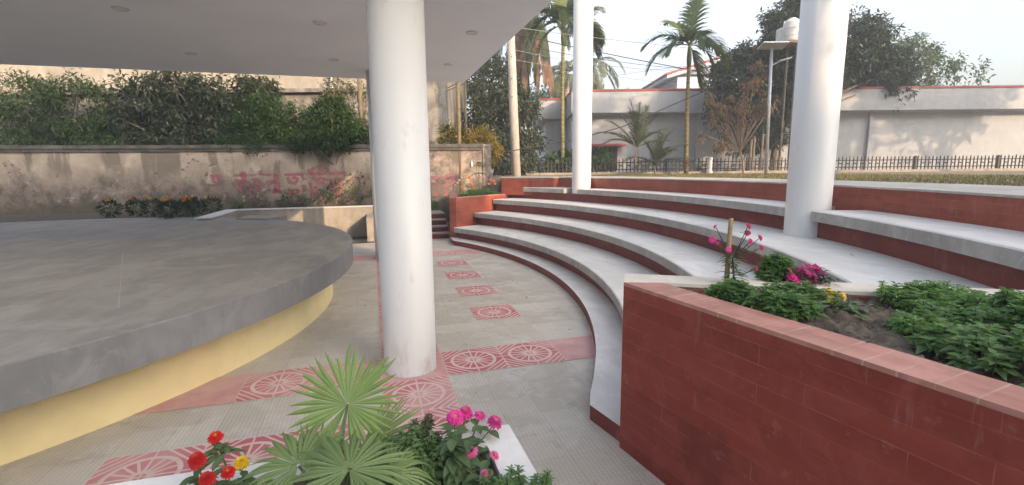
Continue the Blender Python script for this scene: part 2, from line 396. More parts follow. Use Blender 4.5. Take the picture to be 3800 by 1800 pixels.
def fine_bark(name, c1, c2, rings=0):
    m, nt, b = new_mat(name); p = posn(nt)
    cc = mixc(nt, ramp(nt, noise(nt, p, 7, 6, .65, stretch=(1, 1, .5)), .3, .7), c1, c2)
    h = noise(nt, p, 22, 5)
    if rings:
        z = N(nt, 'ShaderNodeSeparateXYZ'); nt.links.new(p, z.inputs[0])
        rg = ramp(nt, math_(nt, 'SINE', math_(nt, 'ADD', math_(nt, 'MULTIPLY', z.outputs[2], 2*math.pi/rings), math_(nt, 'MULTIPLY', noise(nt, p, 1.5), 3.0))), .86, .97)
        cc = mixc(nt, math_(nt, 'MULTIPLY', rg, .7), cc, tuple(min(1, x*1.9+.04) for x in c2)); h = math_(nt, 'ADD', h, rg)
    nt.links.new(cc, b.inputs['Base Color']); sock(b, 'Roughness', .85); bump(nt, b, h, .4, .012); return m

M = dict(
    white=white_paint(), soffit=soffit(), floor=floor_mat(), motif=motif_mat(), pink=motif_mat(True),
    red_tile=tile_red('red_clay_tile', (.235, .040, .027), (.275, .050, .034), (.33, .12, .09), .62, .098, .0022, .42),
    red_riser=tile_red('red_oxide_riser', (.195, .042, .036), (.225, .050, .041), (.16, .05, .045), .9, .5, .002, .3),
    red_far=tile_red('red_clay_small_tile', (.26, .062, .040), (.30, .075, .048), (.36, .14, .10), .22, .075, .003, .35),
    rim_pink=tile_red('dusty_pink_coping_tile', (.37, .165, .13), (.45, .235, .185), (.52, .39, .32), .115, .5, .004, .7),
    rim_cream=cement('cream_coping', (.64, .585, .51), .12), rim_white=cement('white_cement_rim', (.70, .70, .69), .1, rough=.5),
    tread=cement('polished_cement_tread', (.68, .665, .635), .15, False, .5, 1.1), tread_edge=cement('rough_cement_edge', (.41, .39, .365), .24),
    stage=cement('grey_stage_cement', (.275, .262, .245), .26, False, .55, .8), stage_edge=cement('dark_stage_edge', (.205, .21, .22), .2, True, .6),
    yellow=simple('yellow_wash', (.76, .65, .36), .75, .12, 1.8, 60, .1), low_wall=cement('smooth_grey_plaster', (.38, .34, .29), .25),
    coping=cement('mossy_coping', (.12, .11, .095), .5), old=old_wall(), paint=faded_paint(),
    soil=simple('garden_soil', (.145, .115, .085), .95, .55, 14, 70, .7), grass=leafmat('dry_lawn', [(.20, .17, .075), (.15, .15, .06), (.25, .21, .10)], .2, .8),
    lawn_ground=simple('dry_earth', (.30, .25, .17), .95, .35, 3, 40, .5), curb=cement('curb_concrete', (.48, .45, .41), .25),
    house=cement('pale_house_wash', (.42, .44, .47), .10, True, .8, .8), house_red=simple('red_trim_paint', (.36, .075, .085), .6, .2, 3),
    house2=cement('blue_grey_wash', (.50, .56, .66), .1), oldb=cement('stained_beige_render', (.40, .36, .30), .25, True, .85, .7), oldg=cement('stained_grey_render', (.27, .25, .225), .5, True, .9, .9),
    glass=glass_mat(), dark=simple('dark_opening', (.025, .025, .025), .9, .3), steel=simple('painted_steel', (.055, .05, .05), .5, .3, 8, metal=.3),
    galv=simple('galvanised_steel', (.50, .51, .52), .4, .15, 6, metal=.6), panel=simple('solar_cells', (.09, .10, .14), .25, .2, 20, bstr=0),
    pale_plastic=simple('weathered_white_plastic', (.70, .69, .68), .5, .2, 2.5), cable=simple('black_cable', (.03, .03, .032), .6, .2, bstr=0),
    pale_cable=simple('pale_cable', (.25, .25, .26), .6, .2, bstr=0), pole=cement('spun_concrete_pole', (.44, .405, .36), .2),
    pole_cane=simple('weathered_cane', (.20, .155, .09), .65, .4, 9, 40, .2),
    bamboo=simple('bamboo_cane', (.36, .25, .12), .55, .4, 9, 40, .2), lens=simple('frosted_lens', (.72, .70, .68), .3, .05, bstr=0),
    bark=fine_bark('grey_bark', (.13, .105, .08), (.24, .20, .16)), bark_red=fine_bark('reddish_bark', (.20, .13, .09), (.34, .25, .18)),
    palm_trunk=fine_bark('green_ringed_trunk', (.13, .13, .05), (.20, .18, .075), .2), palm_trunk_brown=fine_bark('brown_ringed_trunk', (.13, .095, .045), (.19, .15, .065), .2), coco_trunk=fine_bark('pale_ringed_trunk', (.24, .20, .155), (.37, .32, .26), .16),
    l_dark=leafmat('dark_mango_leaf', [(.030, .050, .030), (.045, .075, .035), (.060, .085, .050), (.028, .045, .030)], .2, .38),
    l_mid=leafmat('mid_green_leaf', [(.045, .085, .025), (.07, .12, .035), (.055, .10, .035), (.10, .11, .04)], .3, .45),
    l_olive=leafmat('olive_leaf', [(.060, .070, .035), (.09, .10, .045), (.045, .06, .03), (.12, .10, .055)], .25, .5),
    l_bright=leafmat('fresh_green_leaf', [(.045, .115, .022), (.065, .15, .03), (.035, .09, .02), (.09, .16, .035)], .38, .5),
    l_bush=leafmat('bush_leaf', [(.030, .075, .018), (.045, .10, .022), (.026, .06, .018), (.065, .12, .028), (.05, .065, .03)], .3, .5),
    l_yellow=leafmat('yellow_croton_leaf', [(.50, .30, .035), (.40, .27, .05), (.20, .20, .05), (.55, .36, .06), (.13, .16, .04)], .35, .5),
    l_dry=leafmat('dry_brown_leaf', [(.31, .17, .115), (.38, .25, .17), (.27, .115, .085), (.32, .26, .15), (.20, .17, .10)], .3, .7),
    l_palm=leafmat('palm_leaflet', [(.040, .075, .025), (.065, .105, .04), (.05, .09, .035), (.09, .12, .05)], .3, .42),
    l_palm_lit=leafmat('yellow_green_palm_leaflet', [(.11, .15, .04), (.14, .18, .055), (.08, .12, .035)], .4, .45),
    l_palm_grey=leafmat('dusty_palm_leaflet', [(.13, .155, .10), (.17, .195, .13), (.11, .13, .085)], .3, .5),
    l_palm_dry=leafmat('dead_palm_frond', [(.25, .155, .11), (.31, .21, .155), (.20, .115, .085)], .3, .75),
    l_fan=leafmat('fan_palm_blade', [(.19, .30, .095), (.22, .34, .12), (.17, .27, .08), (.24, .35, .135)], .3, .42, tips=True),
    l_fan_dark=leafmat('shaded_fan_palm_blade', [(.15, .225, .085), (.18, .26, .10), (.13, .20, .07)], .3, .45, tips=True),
    l_zin=leafmat('zinnia_leaf', [(.095, .16, .072), (.12, .19, .085), (.08, .14, .065)], .25, .55),
    l_cover=leafmat('ground_cover_leaf', [(.12, .22, .085), (.17, .29, .12), (.20, .31, .14), (.09, .17, .07)], .45, .4),
    l_cover2=leafmat('bright_ground_cover_leaf', [(.14, .27, .09), (.19, .34, .13), (.12, .23, .08), (.24, .38, .15)], .45, .4),
    l_marigold=leafmat('marigold_leaf', [(.018, .045, .022), (.028, .062, .028), (.022, .05, .02)], .2, .5),
    stem=simple('green_stem', (.10, .13, .05), .6, .3, 20, bstr=0), stem_dark=simple('woody_stem', (.085, .07, .05), .8, .3, 20, bstr=0),
    p_red=leafmat('scarlet_petal', [(.58, .012, .014), (.66, .022, .018), (.50, .010, .014)], .25, .55),
    p_pink=leafmat('magenta_pink_petal', [(.74, .045, .40), (.80, .08, .46), (.66, .03, .32)], .3, .55),
    p_lpink=leafmat('rose_pink_petal', [(.74, .11, .40), (.78, .15, .45), (.70, .08, .34)], .3, .55),
    p_magenta=leafmat('deep_magenta_petal', [(.52, .010, .20), (.60, .018, .25), (.45, .008, .15)], .3, .55),
    p_yellow=leafmat('yellow_petal', [(.78, .50, .015), (.82, .58, .03), (.74, .44, .01)], .3, .55),
    p_soft=leafmat('soft_yellow_petal', [(.78, .53, .08), (.80, .60, .14), (.74, .45, .05)], .3, .55),
    p_orange=leafmat('orange_petal', [(.70, .17, .01), (.76, .24, .015), (.62, .11, .01)], .3, .55),
    p_white=leafmat('pale_petal', [(.62, .50, .40), (.66, .42, .46), (.70, .62, .5)], .3, .55),
    centre=simple('yellow_stamens', (.62, .33, .03), .7, .4, 200, bstr=0), centre_red=simple('maroon_disc', (.25, .04, .02), .7, .4, 200, bstr=0),
)

# ------------------------------------------------------------------ ground and floor
mb = MB(); mb.add([(-900, -900, -.06), (900, -900, -.06), (900, 900, -.06), (-900, 900, -.06)], [(0, 1, 2, 3)])
tag(mb.build('ground', M['lawn_ground']), kind='structure')
mb = MB(); prism(mb, [(-16, -9), (6, -9), (6, 9.2), (-16, 9.2)], -.055, 0)
tag(mb.build('paved_floor', M['floor']), kind='structure')
mb = MB()
def tilequad(x0, y0, x1, y1, mi=0, z=.004):
    mb.add([(x0, y0, z), (x1, y0, z), (x1, y1, z), (x0, y1, z)], [(0, 1, 2, 3)], [[(0, 0), (1, 0), (1, 1), (0, 1)]], mi)
for x in (0, .6): tilequad(x, 0, x+.6, .6)                     # band crossing in front of the column
for x in (-1.2, -1.8): tilequad(x, 0, x+.6, .6)
tilequad(1.2, 0, 2.0, .6, 1); tilequad(-2.7, 0, -1.8, .6, 1); tilequad(-.6, 0, 0, .6, 1)
for k in range(4): tilequad(-.6, -.6*(k+1), 0, -.6*k)           # strip running past the columns
for k in range(10): tilequad(-.6, .6+.575*k, 0, .6+.575*(k+1))
for k in range(5): tilequad(.6, 1.54+1.205*k, 1.2, 2.14+1.205*k)
for x in (-1.2, -1.8, -2.4): tilequad(x, -1.24, x+.6, -.64)
tilequad(-1.3, 6.35, -.6, 6.95, 1); tilequad(1.2, 6.36, 1.7, 6.96, 1)
tag(mb.build('red_floor_bands', [M['motif'], M['pink']]), kind='structure')

# ------------------------------------------------------------------ round stage
SC = (-6.99, 3.30)
st = thing('round_stage', (SC[0], SC[1], 0), 'round grey cement stage on a recessed pale yellow base', 'stage')
def disc(c, r, n=160): return [(c[0]+r*math.cos(2*math.pi*k/n), c[1]+r*math.sin(2*math.pi*k/n)) for k in range(n)]
mb = MB(); lathe(mb, (SC[0], SC[1], 0), [(6.02, .545), (6.06, .555), (6.06, .822), (6.052, .83)], 200, 0)
mb.m[-1] = 1
mb.build('stage_slab', [M['stage_edge'], M['stage']], st)
mb = MB(); lathe(mb, (-6.378, 3.351, 0), [(5.11, 0), (5.11, .545)], 180)
mb.build('stage_base', M['yellow'], st)
mb = MB()
for (a, b_) in (((-1.75, 1.15), (-1.3, 3.7)), ((-3.6, .8), (-2.1, 6.4)), ((-2.6, .2), (-3.9, 3.4))):
    a = V(*a, 0); b_ = V(*b_, 0); d = nrm(b_-a); s = np.cross(V(0, 0, 1), d)*.003
    mb.add([a-s+V(0, 0, .834), b_-s+V(0, 0, .834), b_+s+V(0, 0, .834), a+s+V(0, 0, .834)], [(0, 1, 2, 3)])
mb.build('joint_lines', M['curb'], st)
mb = MB(); prism(mb, [(-3.6, 7.9), (-2.9, 7.55), (-2.6, 8.3), (-3.5, 8.6)], 0, .86)
tag(mb.build('stage_step', M['stage']), 'small grey step block against the back edge of the round stage', 'step')

# ------------------------------------------------------------------ stepped seating
CX, CY = -6.516, 3.697
def arc(r, a0, a1, n=64): return [(CX+r*math.cos(R(a)), CY+r*math.sin(R(a))) for a in np.linspace(a0, a1, n)]
def ring(mb, r0, r1, a0, a1, z0, z1, mi_front=0, mi_top=1, n=72, bev=.012):
    A = np.linspace(R(a0), R(a1), n); vs = []; fs = []; uv = []; mi = []
    prof = [(r0, z0), (r0, z1-bev), (r0+bev, z1), (r1, z1), (r1, z0)]
    for a in A:
        for r, z in prof: vs.append((CX+r*math.cos(a), CY+r*math.sin(a), z))
    for i in range(n-1):
        for k in range(5):
            k2 = (k+1) % 5
            q = (i*5+k, i*5+k2, (i+1)*5+k2, (i+1)*5+k)
            l0, l1 = r0*A[i], r0*A[i+1]
            uv.append([(l0, prof[k][1]+prof[k][0]), (l0, prof[k2][1]+prof[k2][0]), (l1, prof[k2][1]+prof[k2][0]), (l1, prof[k][1]+prof[k][0])])
            fs.append(q[::-1]); uv[-1] = uv[-1][::-1]; mi.append(mi_top if k in (1, 2) else mi_front)
    fs.append((0, 1, 2, 3, 4)); uv.append([(p[0], p[1]) for p in prof]); mi.append(mi_front)
    e = (n-1)*5; fs.append((e+4, e+3, e+2, e+1, e)); uv.append([(p[0], p[1]) for p in prof[::-1]]); mi.append(mi_front)
    b = mb.n; mb.v += [tuple(v) for v in vs]; mb.n += len(vs)
    mb.f += [[i+b for i in f] for f in fs]; mb.uv += uv; mb.m += mi
r1, dr, z1, dz = 9.131, .785, .398, .327
G_SEAT = 'curved tiers of the open-air seating'
# low front kerb step: arc then a straight return to the planter corner
kp = thing('kerb_step', (2.3, 3.5, 0), 'lowest tier of the seating, a thin pale kerb step edged in red on the floor', 'step', G_SEAT)
front = [(.996, -1.498), (.921, -1.114)] + arc(8.833, -32.4, 27.6, 70)[1:] + [(1.32, 8.42)]
back = arc(9.6, 30.0, -33, 70)
mb = MB()
poly = front + back
prism(mb, poly, 0, .118, 0, 1); mb.build('kerb', [M['red_riser'], M['tread']], kp)
names = ['first bench tier above the kerb step, curving round the paved floor', 'second bench tier, passing behind the first one and below the columns',
         'third bench tier, the one the two tall white columns stand on', 'fourth and highest bench tier, notched round the two tall white columns']
MIDC, RGTC = (4.71, 7.55), (4.631, .503)
cut = []
for c in (MIDC, RGTC): cut.append(math.degrees(math.atan2(c[1]-CY, c[0]-CX)))
far = [29.9, 30.3, 30.6, 31.1]; near = [-33.4, -33.2, -33.0, -32.8]
for k in range(4):
    ra = r1+k*dr; z = z1+k*dz
    t = thing('seating_tier', (CX+ra, CY, z-.3), names[k], 'bench', G_SEAT)
    mb = MB()
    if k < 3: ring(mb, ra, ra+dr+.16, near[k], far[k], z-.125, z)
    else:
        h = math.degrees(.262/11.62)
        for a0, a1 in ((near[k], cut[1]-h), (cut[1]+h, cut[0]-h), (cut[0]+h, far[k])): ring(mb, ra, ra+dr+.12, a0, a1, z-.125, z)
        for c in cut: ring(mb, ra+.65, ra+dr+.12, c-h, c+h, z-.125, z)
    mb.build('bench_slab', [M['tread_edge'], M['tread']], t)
    mb = MB(); zb = .118 if k == 0 else z-dz
    ring(mb, ra+.10, ra+.30, near[k], far[k]-.25, zb-.05, z-.125, 0, 0)
    mb.build('riser', M['red_riser'], t)
# top retaining wall with its pale rim
tw = thing('retaining_wall', (5.5, 3.5, 1.3), 'red retaining wall with pale concrete rim behind the highest bench tier', 'wall')
RT = 12.127
inner = [(3.08, 9.66), (3.30, 9.43), (3.80, 8.95)] + arc(RT, 24.3, -31.5, 80)
outer = arc(RT+1.5, -31.5, 24.3, 80) + [(4.75, 9.95), (4.3, 10.5), (3.9, 10.9), (3.3, 10.4)]
mb = MB()
u = 0
for i in range(len(inner)-1):
    a, b_ = inner[i], inner[i+1]; L = math.hypot(b_[0]-a[0], b_[1]-a[1])
    mb.add([(a[0], a[1], 1.15), (b_[0], b_[1], 1.15), (b_[0], b_[1], 1.638), (a[0], a[1], 1.638)], [(0, 3, 2, 1)], [[(u, 1.15), (u, 1.638), (u+L, 1.638), (u+L, 1.15)]]); u += L
mb.build('wall_face', M['red_far'], tw)
mb = MB(); prism(mb, [(p[0]-.012, p[1]) for p in inner]+outer, 1.638, 1.66)
mb.build('rim', M['curb'], tw)

# ------------------------------------------------------------------ terrace ground with dry lawn
mb = MB()
tp = arc(RT+.6, -31.5, 24.3, 60)[::-1]
tp = [(4.0, 10.6)] + tp + [(9, -60), (120, -60), (120, 220), (-60, 220), (-60, 24), (-22, 16.6), (3.2, 12.3), (3.6, 11.2)]
mb.add([(p[0], p[1], 1.634) for p in tp], [tuple(range(len(tp)))])
tag(mb.build('terrace_ground', M['lawn_ground']), kind='structure')
def lawn():
    n = 26000
    a = R(1)*rng.uniform(-40, 33, n); r = rng.uniform(13.7, 20.5, n)
    x = CX+r*np.cos(a); y = CY+r*np.sin(a)
    p = np.stack([x, y, np.full(n, 1.63)], 1)
    f = (p-V(CAM.x, CAM.y, 0))@HF
    p = p[f < 19.6]; n = len(p)
    d = nrm(np.stack([rng.normal(0, .5, n), rng.normal(0, .5, n), np.full(n, 1.0)], 1)); L = rng.uniform(.03, .085, n)
    s = nrm(np.cross(d, rng.normal(0, 1, (n, 3))))*.008
    v = np.concatenate([p-s, p+s, p+d*L[:, None]], 0)
    i = np.arange(n)
    o = raw('grass', v, np.stack([i, i+n, i+2*n], 1), M['grass'])
    tag(o, 'strip of short dry lawn grass between the retaining wall rim and the iron fence', 'grass', kind='stuff')
lawn()

# ------------------------------------------------------------------ tiled planters
def inset(poly, d):
    n = len(poly); A = sum(poly[i][0]*poly[(i+1) % n][1]-poly[(i+1) % n][0]*poly[i][1] for i in range(n))
    s = 1 if A > 0 else -1; out = []
    ds = d if isinstance(d, (list, tuple)) else [d]*n
    for i in range(n):
        p0, p1, p2 = (V(*poly[i-1]), V(*poly[i]), V(*poly[(i+1) % n]))
        d1 = nrm(p1-p0); d2 = nrm(p2-p1); n1 = s*V(-d1[1], d1[0]); n2 = s*V(-d2[1], d2[0])
        a = p1+n1*ds[i-1]; b = p1+n2*ds[i]
        det = d1[0]*(-d2[1])-d1[1]*(-d2[0])
        if abs(det) < 1e-6: out.append(tuple(a)); continue
        q = b-a; t = (q[0]*(-d2[1])-q[1]*(-d2[0]))/det
        out.append(tuple(a+d1*t))
    return out
def soil_patch(poly, z, parent, seed=0, step=.035, amp=.012):
    P = np.array(poly); lo = P.min(0); hi = P.max(0)
    nx = int((hi[0]-lo[0])/step)+2; ny = int((hi[1]-lo[1])/step)+2
    def inside(x, y):
        c = False; n = len(P)
        for i in range(n):
            x1, y1 = P[i]; x2, y2 = P[(i+1) % n]
            if (y1 > y) != (y2 > y) and x < (x2-x1)*(y-y1)/(y2-y1)+x1: c = not c
        return c
    g = np.random.default_rng(seed); Z = z+g.normal(0, amp, (nx, ny)); big = g.normal(0, 1, (nx//5+3, ny//5+3))
    for i in range(nx):
        for j in range(ny): Z[i, j] += .012*big[i//5, j//5]
    mb = MB(); vs = [(lo[0]+i*step, lo[1]+j*step, Z[i, j]) for i in range(nx) for j in range(ny)]; fs = []
    for i in range(nx-1):
        for j in range(ny-1):
            if inside(lo[0]+(i+.5)*step, lo[1]+(j+.5)*step): fs.append((i*ny+j, (i+1)*ny+j, (i+1)*ny+j+1, i*ny+j+1))
    mb.add(vs, fs); o = mb.build('soil', M['soil'], parent, True)
    # clods
    mb = MB(); n = int(len(fs)*.35)
    for k in range(n):
        f = fs[g.integers(len(fs))]; c = V(*vs[f[0]])+V(g.uniform(0, step), g.uniform(0, step), 0); r = g.uniform(.004, .016)
        q = [c+V(*g.normal(0, 1, 3))*r*.25+V(*d)*r for d in ((1, 0, 0), (0, 1, 0), (-1, 0, 0), (0, -1, 0), (0, 0, .8))]
        mb.add(q, [(0, 1, 4), (1, 2, 4), (2, 3, 4), (3, 0, 4)])
    tag(mb.build('soil_clods', M['soil'], parent), kind='stuff'); return o
def planter(name, poly, h, widths, rim_mi, wall_m, rim_ms, label, soil_drop=.045, z0=0, seed=1, rim_t=.022, over=.0, inn=None):
    inn = inn or inset(poly, widths)
    o = thing(name, (poly[0][0], poly[0][1], z0), label, 'planter')
    n = len(poly); A = sum(poly[i][0]*poly[(i+1) % n][1]-poly[(i+1) % n][0]*poly[i][1] for i in range(n)); s = 1 if A > 0 else -1
    mb = MB(); u = 0
    for i in range(n):
        a, b_ = poly[i], poly[(i+1) % n]; L = math.hypot(b_[0]-a[0], b_[1]-a[1])
        f = (0, 1, 2, 3) if s > 0 else (3, 2, 1, 0)
        uvq = [(u, z0), (u+L, z0), (u+L, h-rim_t), (u, h-rim_t)]
        mb.add([(*a, z0), (*b_, z0), (*b_, h-rim_t), (*a, h-rim_t)], [f], [[uvq[k] for k in f]]); u += L
        a, b_ = inn[i], inn[(i+1) % n]
        mb.add([(*a, h-.25), (*b_, h-.25), (*b_, h-rim_t), (*a, h-rim_t)], [f[::-1]], [[(0, 0)]*4])
    mb.build('wall', wall_m, o)
    mb = MB(); u = 0
    outp = inset(poly, [-over]*n) if over else poly
    for i in range(n):
        a, b_, c, d = V(*outp[i]), V(*outp[(i+1) % n]), V(*inn[(i+1) % n]), V(*inn[i]); L = np.linalg.norm(b_-a)
        e = nrm(b_-a); ac = [((q-a)@e+u, abs(np.cross(e, q-a))) for q in (a, b_, c, d)]
        f = (0, 1, 2, 3) if s > 0 else (3, 2, 1, 0)
        mb.add([(*a, h), (*b_, h), (*c, h), (*d, h)], [f], [[ac[k] for k in f]], rim_mi[i])
        mb.add([(*a, h-rim_t), (*b_, h-rim_t), (*b_, h), (*a, h)], [f], [[(u, .1), (u+L, .1), (u+L, .13), (u, .13)]], rim_mi[i])
        mb.add([(*d, h-rim_t-.01), (*c, h-rim_t-.01), (*c, h), (*d, h)], [f[::-1]], [[(u, .1), (u+L, .1), (u+L, .13), (u, .13)]], rim_mi[i])
        if over: mb.add([(*a, h-rim_t), (*b_, h-rim_t), (*poly[(i+1) % n], h-rim_t), (*poly[i], h-rim_t)], [f[::-1]], None, rim_mi[i])
        u += L
    mb.build('rim', rim_ms, o)
    soil_patch([(p[0], p[1]) for p in inset(inn, [-.02]*len(inn))] if inn[0] != inn[-1] else inset(inn[:-1], [-.02]*(len(inn)-1)), h-soil_drop, o, seed)
    return o
NP = [(.957, -1.513), (1.62, -5.6), (5.3, -5.6), (3.30, -2.55), (1.101, -1.278)]
NQ = inset([(.852, -1.138)]+NP[1:4], [.25, .2, .2, .235])
planter('tiled_planter', NP, 1.166, [.235, .2, .2, .19, .16], [0, 0, 0, 1, 1], M['red_tile'], [M['rim_pink'], M['rim_cream']],
        'large dark red tiled planter with pink coping at the near end of the seating', inn=NQ+[NQ[0]])
FP = [(1.33, 8.45), (1.489, 8.341), (3.52, 9.80), (3.25, 10.6), (1.72, 10.75)]
planter('tiled_planter', FP, 1.178, [.16, .16, .16, .16, .22], [0, 0, 0, 0, 1], M['red_far'], [M['rim_pink'], M['rim_pink']],
        'small orange red tiled planter at the far end of the seating beside the steps', seed=3)
WP = [(.07, -1.86), (-3.6, -1.80), (-3.6, -4.05), (.115, -4.05)]
planter('white_rimmed_planter', WP, .5, [.165, .165, .165, .165], [0, 0, 0, 0], M['low_wall'], [M['rim_white']],
        'low planter with broad white rim in the foreground holding the fan palm', seed=4, soil_drop=.05, rim_t=.035)

# ------------------------------------------------------------------ columns and canopy
CG = 'round white columns'
def column(x, y, z0, z1, label, r=.2475):
    mb = MB(); lathe(mb, (x, y, 0), [(r+.004, z0), (r, z0+.02), (r, z1)], 64)
    o = mb.build('column', M['white'], None, False)
    for p in o.data.polygons: p.use_smooth = len(p.vertices) == 4
    return tag(o, label, 'column', CG)
column(-.323, .289, 0, 3.93, 'nearest white column, standing on the red tile strip and holding up the canopy')
column(-.36, 6.50, 0, 3.93, 'white canopy column mostly hidden behind the nearest column')
column(MIDC[0], MIDC[1], 1.03, 7.0, 'tall white column on the third bench tier in front of the pale house')
column(RGTC[0], RGTC[1], 1.03, 7.0, 'tall white column on the third bench tier beside the water tank and big dark tree')
cn = thing('canopy_roof', (-6, 3, 3.93), 'flat white canopy roof slab over the stage and paved floor', 'roof')
mb = MB(); prism(mb, [(-13.4, -.7), (1.64, -.7), (1.60, 7.40), (-13.4, 7.40)], 3.93, 4.28); mb.build('roof_slab', M['soffit'], cn)
mb = MB(); prism(mb, [(-13.43, -.73), (1.67, -.73), (1.63, 7.43), (-13.43, 7.43)], 4.28, 4.40); mb.build('roof_edge', M['white'], cn)
lamps = {(.953, 5.5): 'round recessed ceiling light nearest the far right corner of the canopy', (.955, 3.2): 'round recessed ceiling light between the nearest column and the canopy side edge',
         (-1.165, 5.55): 'round recessed ceiling light left of the hidden rear column', (-1.18, 3.23): 'round recessed ceiling light upper left of the nearest column',
         (-3.5, 5.65): 'round recessed ceiling light farthest left near the far canopy edge', (-3.5, 3.2): 'round recessed ceiling light over the middle of the stage'}
for (x, y), lb in lamps.items():
    t = thing('ceiling_light', (x, y, 3.93), lb, 'light', 'recessed lights in the canopy')
    mb = MB()
    for k in range(32):
        a0, a1 = 2*math.pi*k/32, 2*math.pi*(k+1)/32
        q = [(x+r*math.cos(a), y+r*math.sin(a), z) for r, z in ((.095, 3.929), (.09, 3.918), (.072, 3.918), (.07, 3.925)) for a in (a0, a1)]
        mb.add(q, [(0, 1, 3, 2), (2, 3, 5, 4), (4, 5, 7, 6)])
    mb.build('trim_ring', M['white'], t)
    mb = MB(); lathe(mb, (x, y, 3.9215), [(.0715, 0), (.0715, .006)], 32); mb.build('lens', M['lens'], t)

# ------------------------------------------------------------------ low wall, rear bed and steps
lw = thing('low_wall', (-2.3, 10.25, 0), 'low grey plastered wall with thin white top edge behind the stage', 'wall')
mb = MB(); prism(mb, [(-4.15, 10.25), (-.62, 10.25), (-.62, 10.45), (-4.15, 10.45)], 0, .865)
prism(mb, [(-4.40, 8.0), (-4.15, 8.0), (-4.15, 10.45), (-4.40, 10.45)], 0, .863)
prism(mb, [(-.80, 9.12), (-.62, 9.12), (-.62, 10.247), (-.80, 10.247)], 0, .66); mb.build('wall_body', M['low_wall'], lw)
mb = MB(); prism(mb, [(-4.13, 10.235), (-.605, 10.235), (-.605, 10.46), (-4.13, 10.46)], .865, .892)
prism(mb, [(-4.46, 8.0), (-4.13, 8.0), (-4.13, 10.46), (-4.46, 10.46)], .8635, .890); mb.build('wall_top', M['rim_white'], lw)
mb = MB()
mb.add([(-22, 8.2, .80), (-4.42, 8.2, .80), (-4.42, 10.46, .80), (-.62, 10.46, .80), (-.62, 11.05, .70), (1.8, 11.05, .70), (1.8, 12.2, .78), (-22, 15.2, .80)], [tuple(range(8))])
tag(mb.build('garden_bed', M['soil']), kind='structure')
mb = MB(); prism(mb, [(-1.3, 8.95), (-.63, 8.95), (-.63, 9.1), (-1.3, 9.1)], .003, .012)
tag(mb.build('drain_cover', M['dark']), 'dark drain slot in the floor in front of the low wall', 'drain')
sp = thing('garden_steps', (.4, 9.1, 0), 'four dark red steps with pale edges between low wall and far planter', 'steps')
for k in range(4):
    mb = MB(); y0 = 9.1+.28*k; z0, z1_ = .16*k, .16*(k+1)
    prism(mb, [(-.615, y0+.015), (1.42, y0+.015), (1.42, y0+.30), (-.615, y0+.30)], z0, z1_-.035); 
    prism(mb, [(-.615, y0), (1.42, y0), (1.42, y0+.32 if k < 3 else 11.05), (-.615, y0+.32 if k < 3 else 11.05)], z1_-.035, z1_, 1)
    mb.build('step', [M['red_riser'], M['tread_edge']], sp)

# ------------------------------------------------------------------ old boundary wall with painted lettering
WA, WB = V(-22, 14.86, 0), V(3.05, 10.77, 0); WD = nrm(WB-WA); WN = V(WD[1], -WD[0], 0)    # WN points to the viewer
def wp(s, off, z):                                              # s metres from the right-hand end, off metres proud of the face
    return WB - WD*s + WN*off + V(0, 0, z)
bw = thing('boundary_wall', tuple(WB), 'old weathered plaster boundary wall with dark mossy coping and faded red lettering', 'wall')
def wallbox(mb, s0, s1, o0, o1, za, zb, mi=0):
    P = [wp(s0, o0, 0), wp(s1, o0, 0), wp(s1, o1, 0), wp(s0, o1, 0)]; prism(mb, [(p[0], p[1]) for p in P], za, zb, mi)
mb = MB(); wallbox(mb, .26, 25, 0, -.22, .3, 2.50); mb.build('wall_body', M['old'], bw)
mb = MB(); wallbox(mb, .26, 25, .05, -.26, 2.50, 2.585); wallbox(mb, .26, 25, .085, -.30, 2.5852, 2.69); mb.build('coping', M['coping'], bw)
mb = MB(); wallbox(mb, 0, .26, .045, -.28, .3, 2.60); wallbox(mb, -.02, .28, .07, -.31, 2.602, 2.685)
wallbox(mb, -.28, .05, .12, -.16, .3, 1.70); mb.build('end_pier', M['old'], bw)
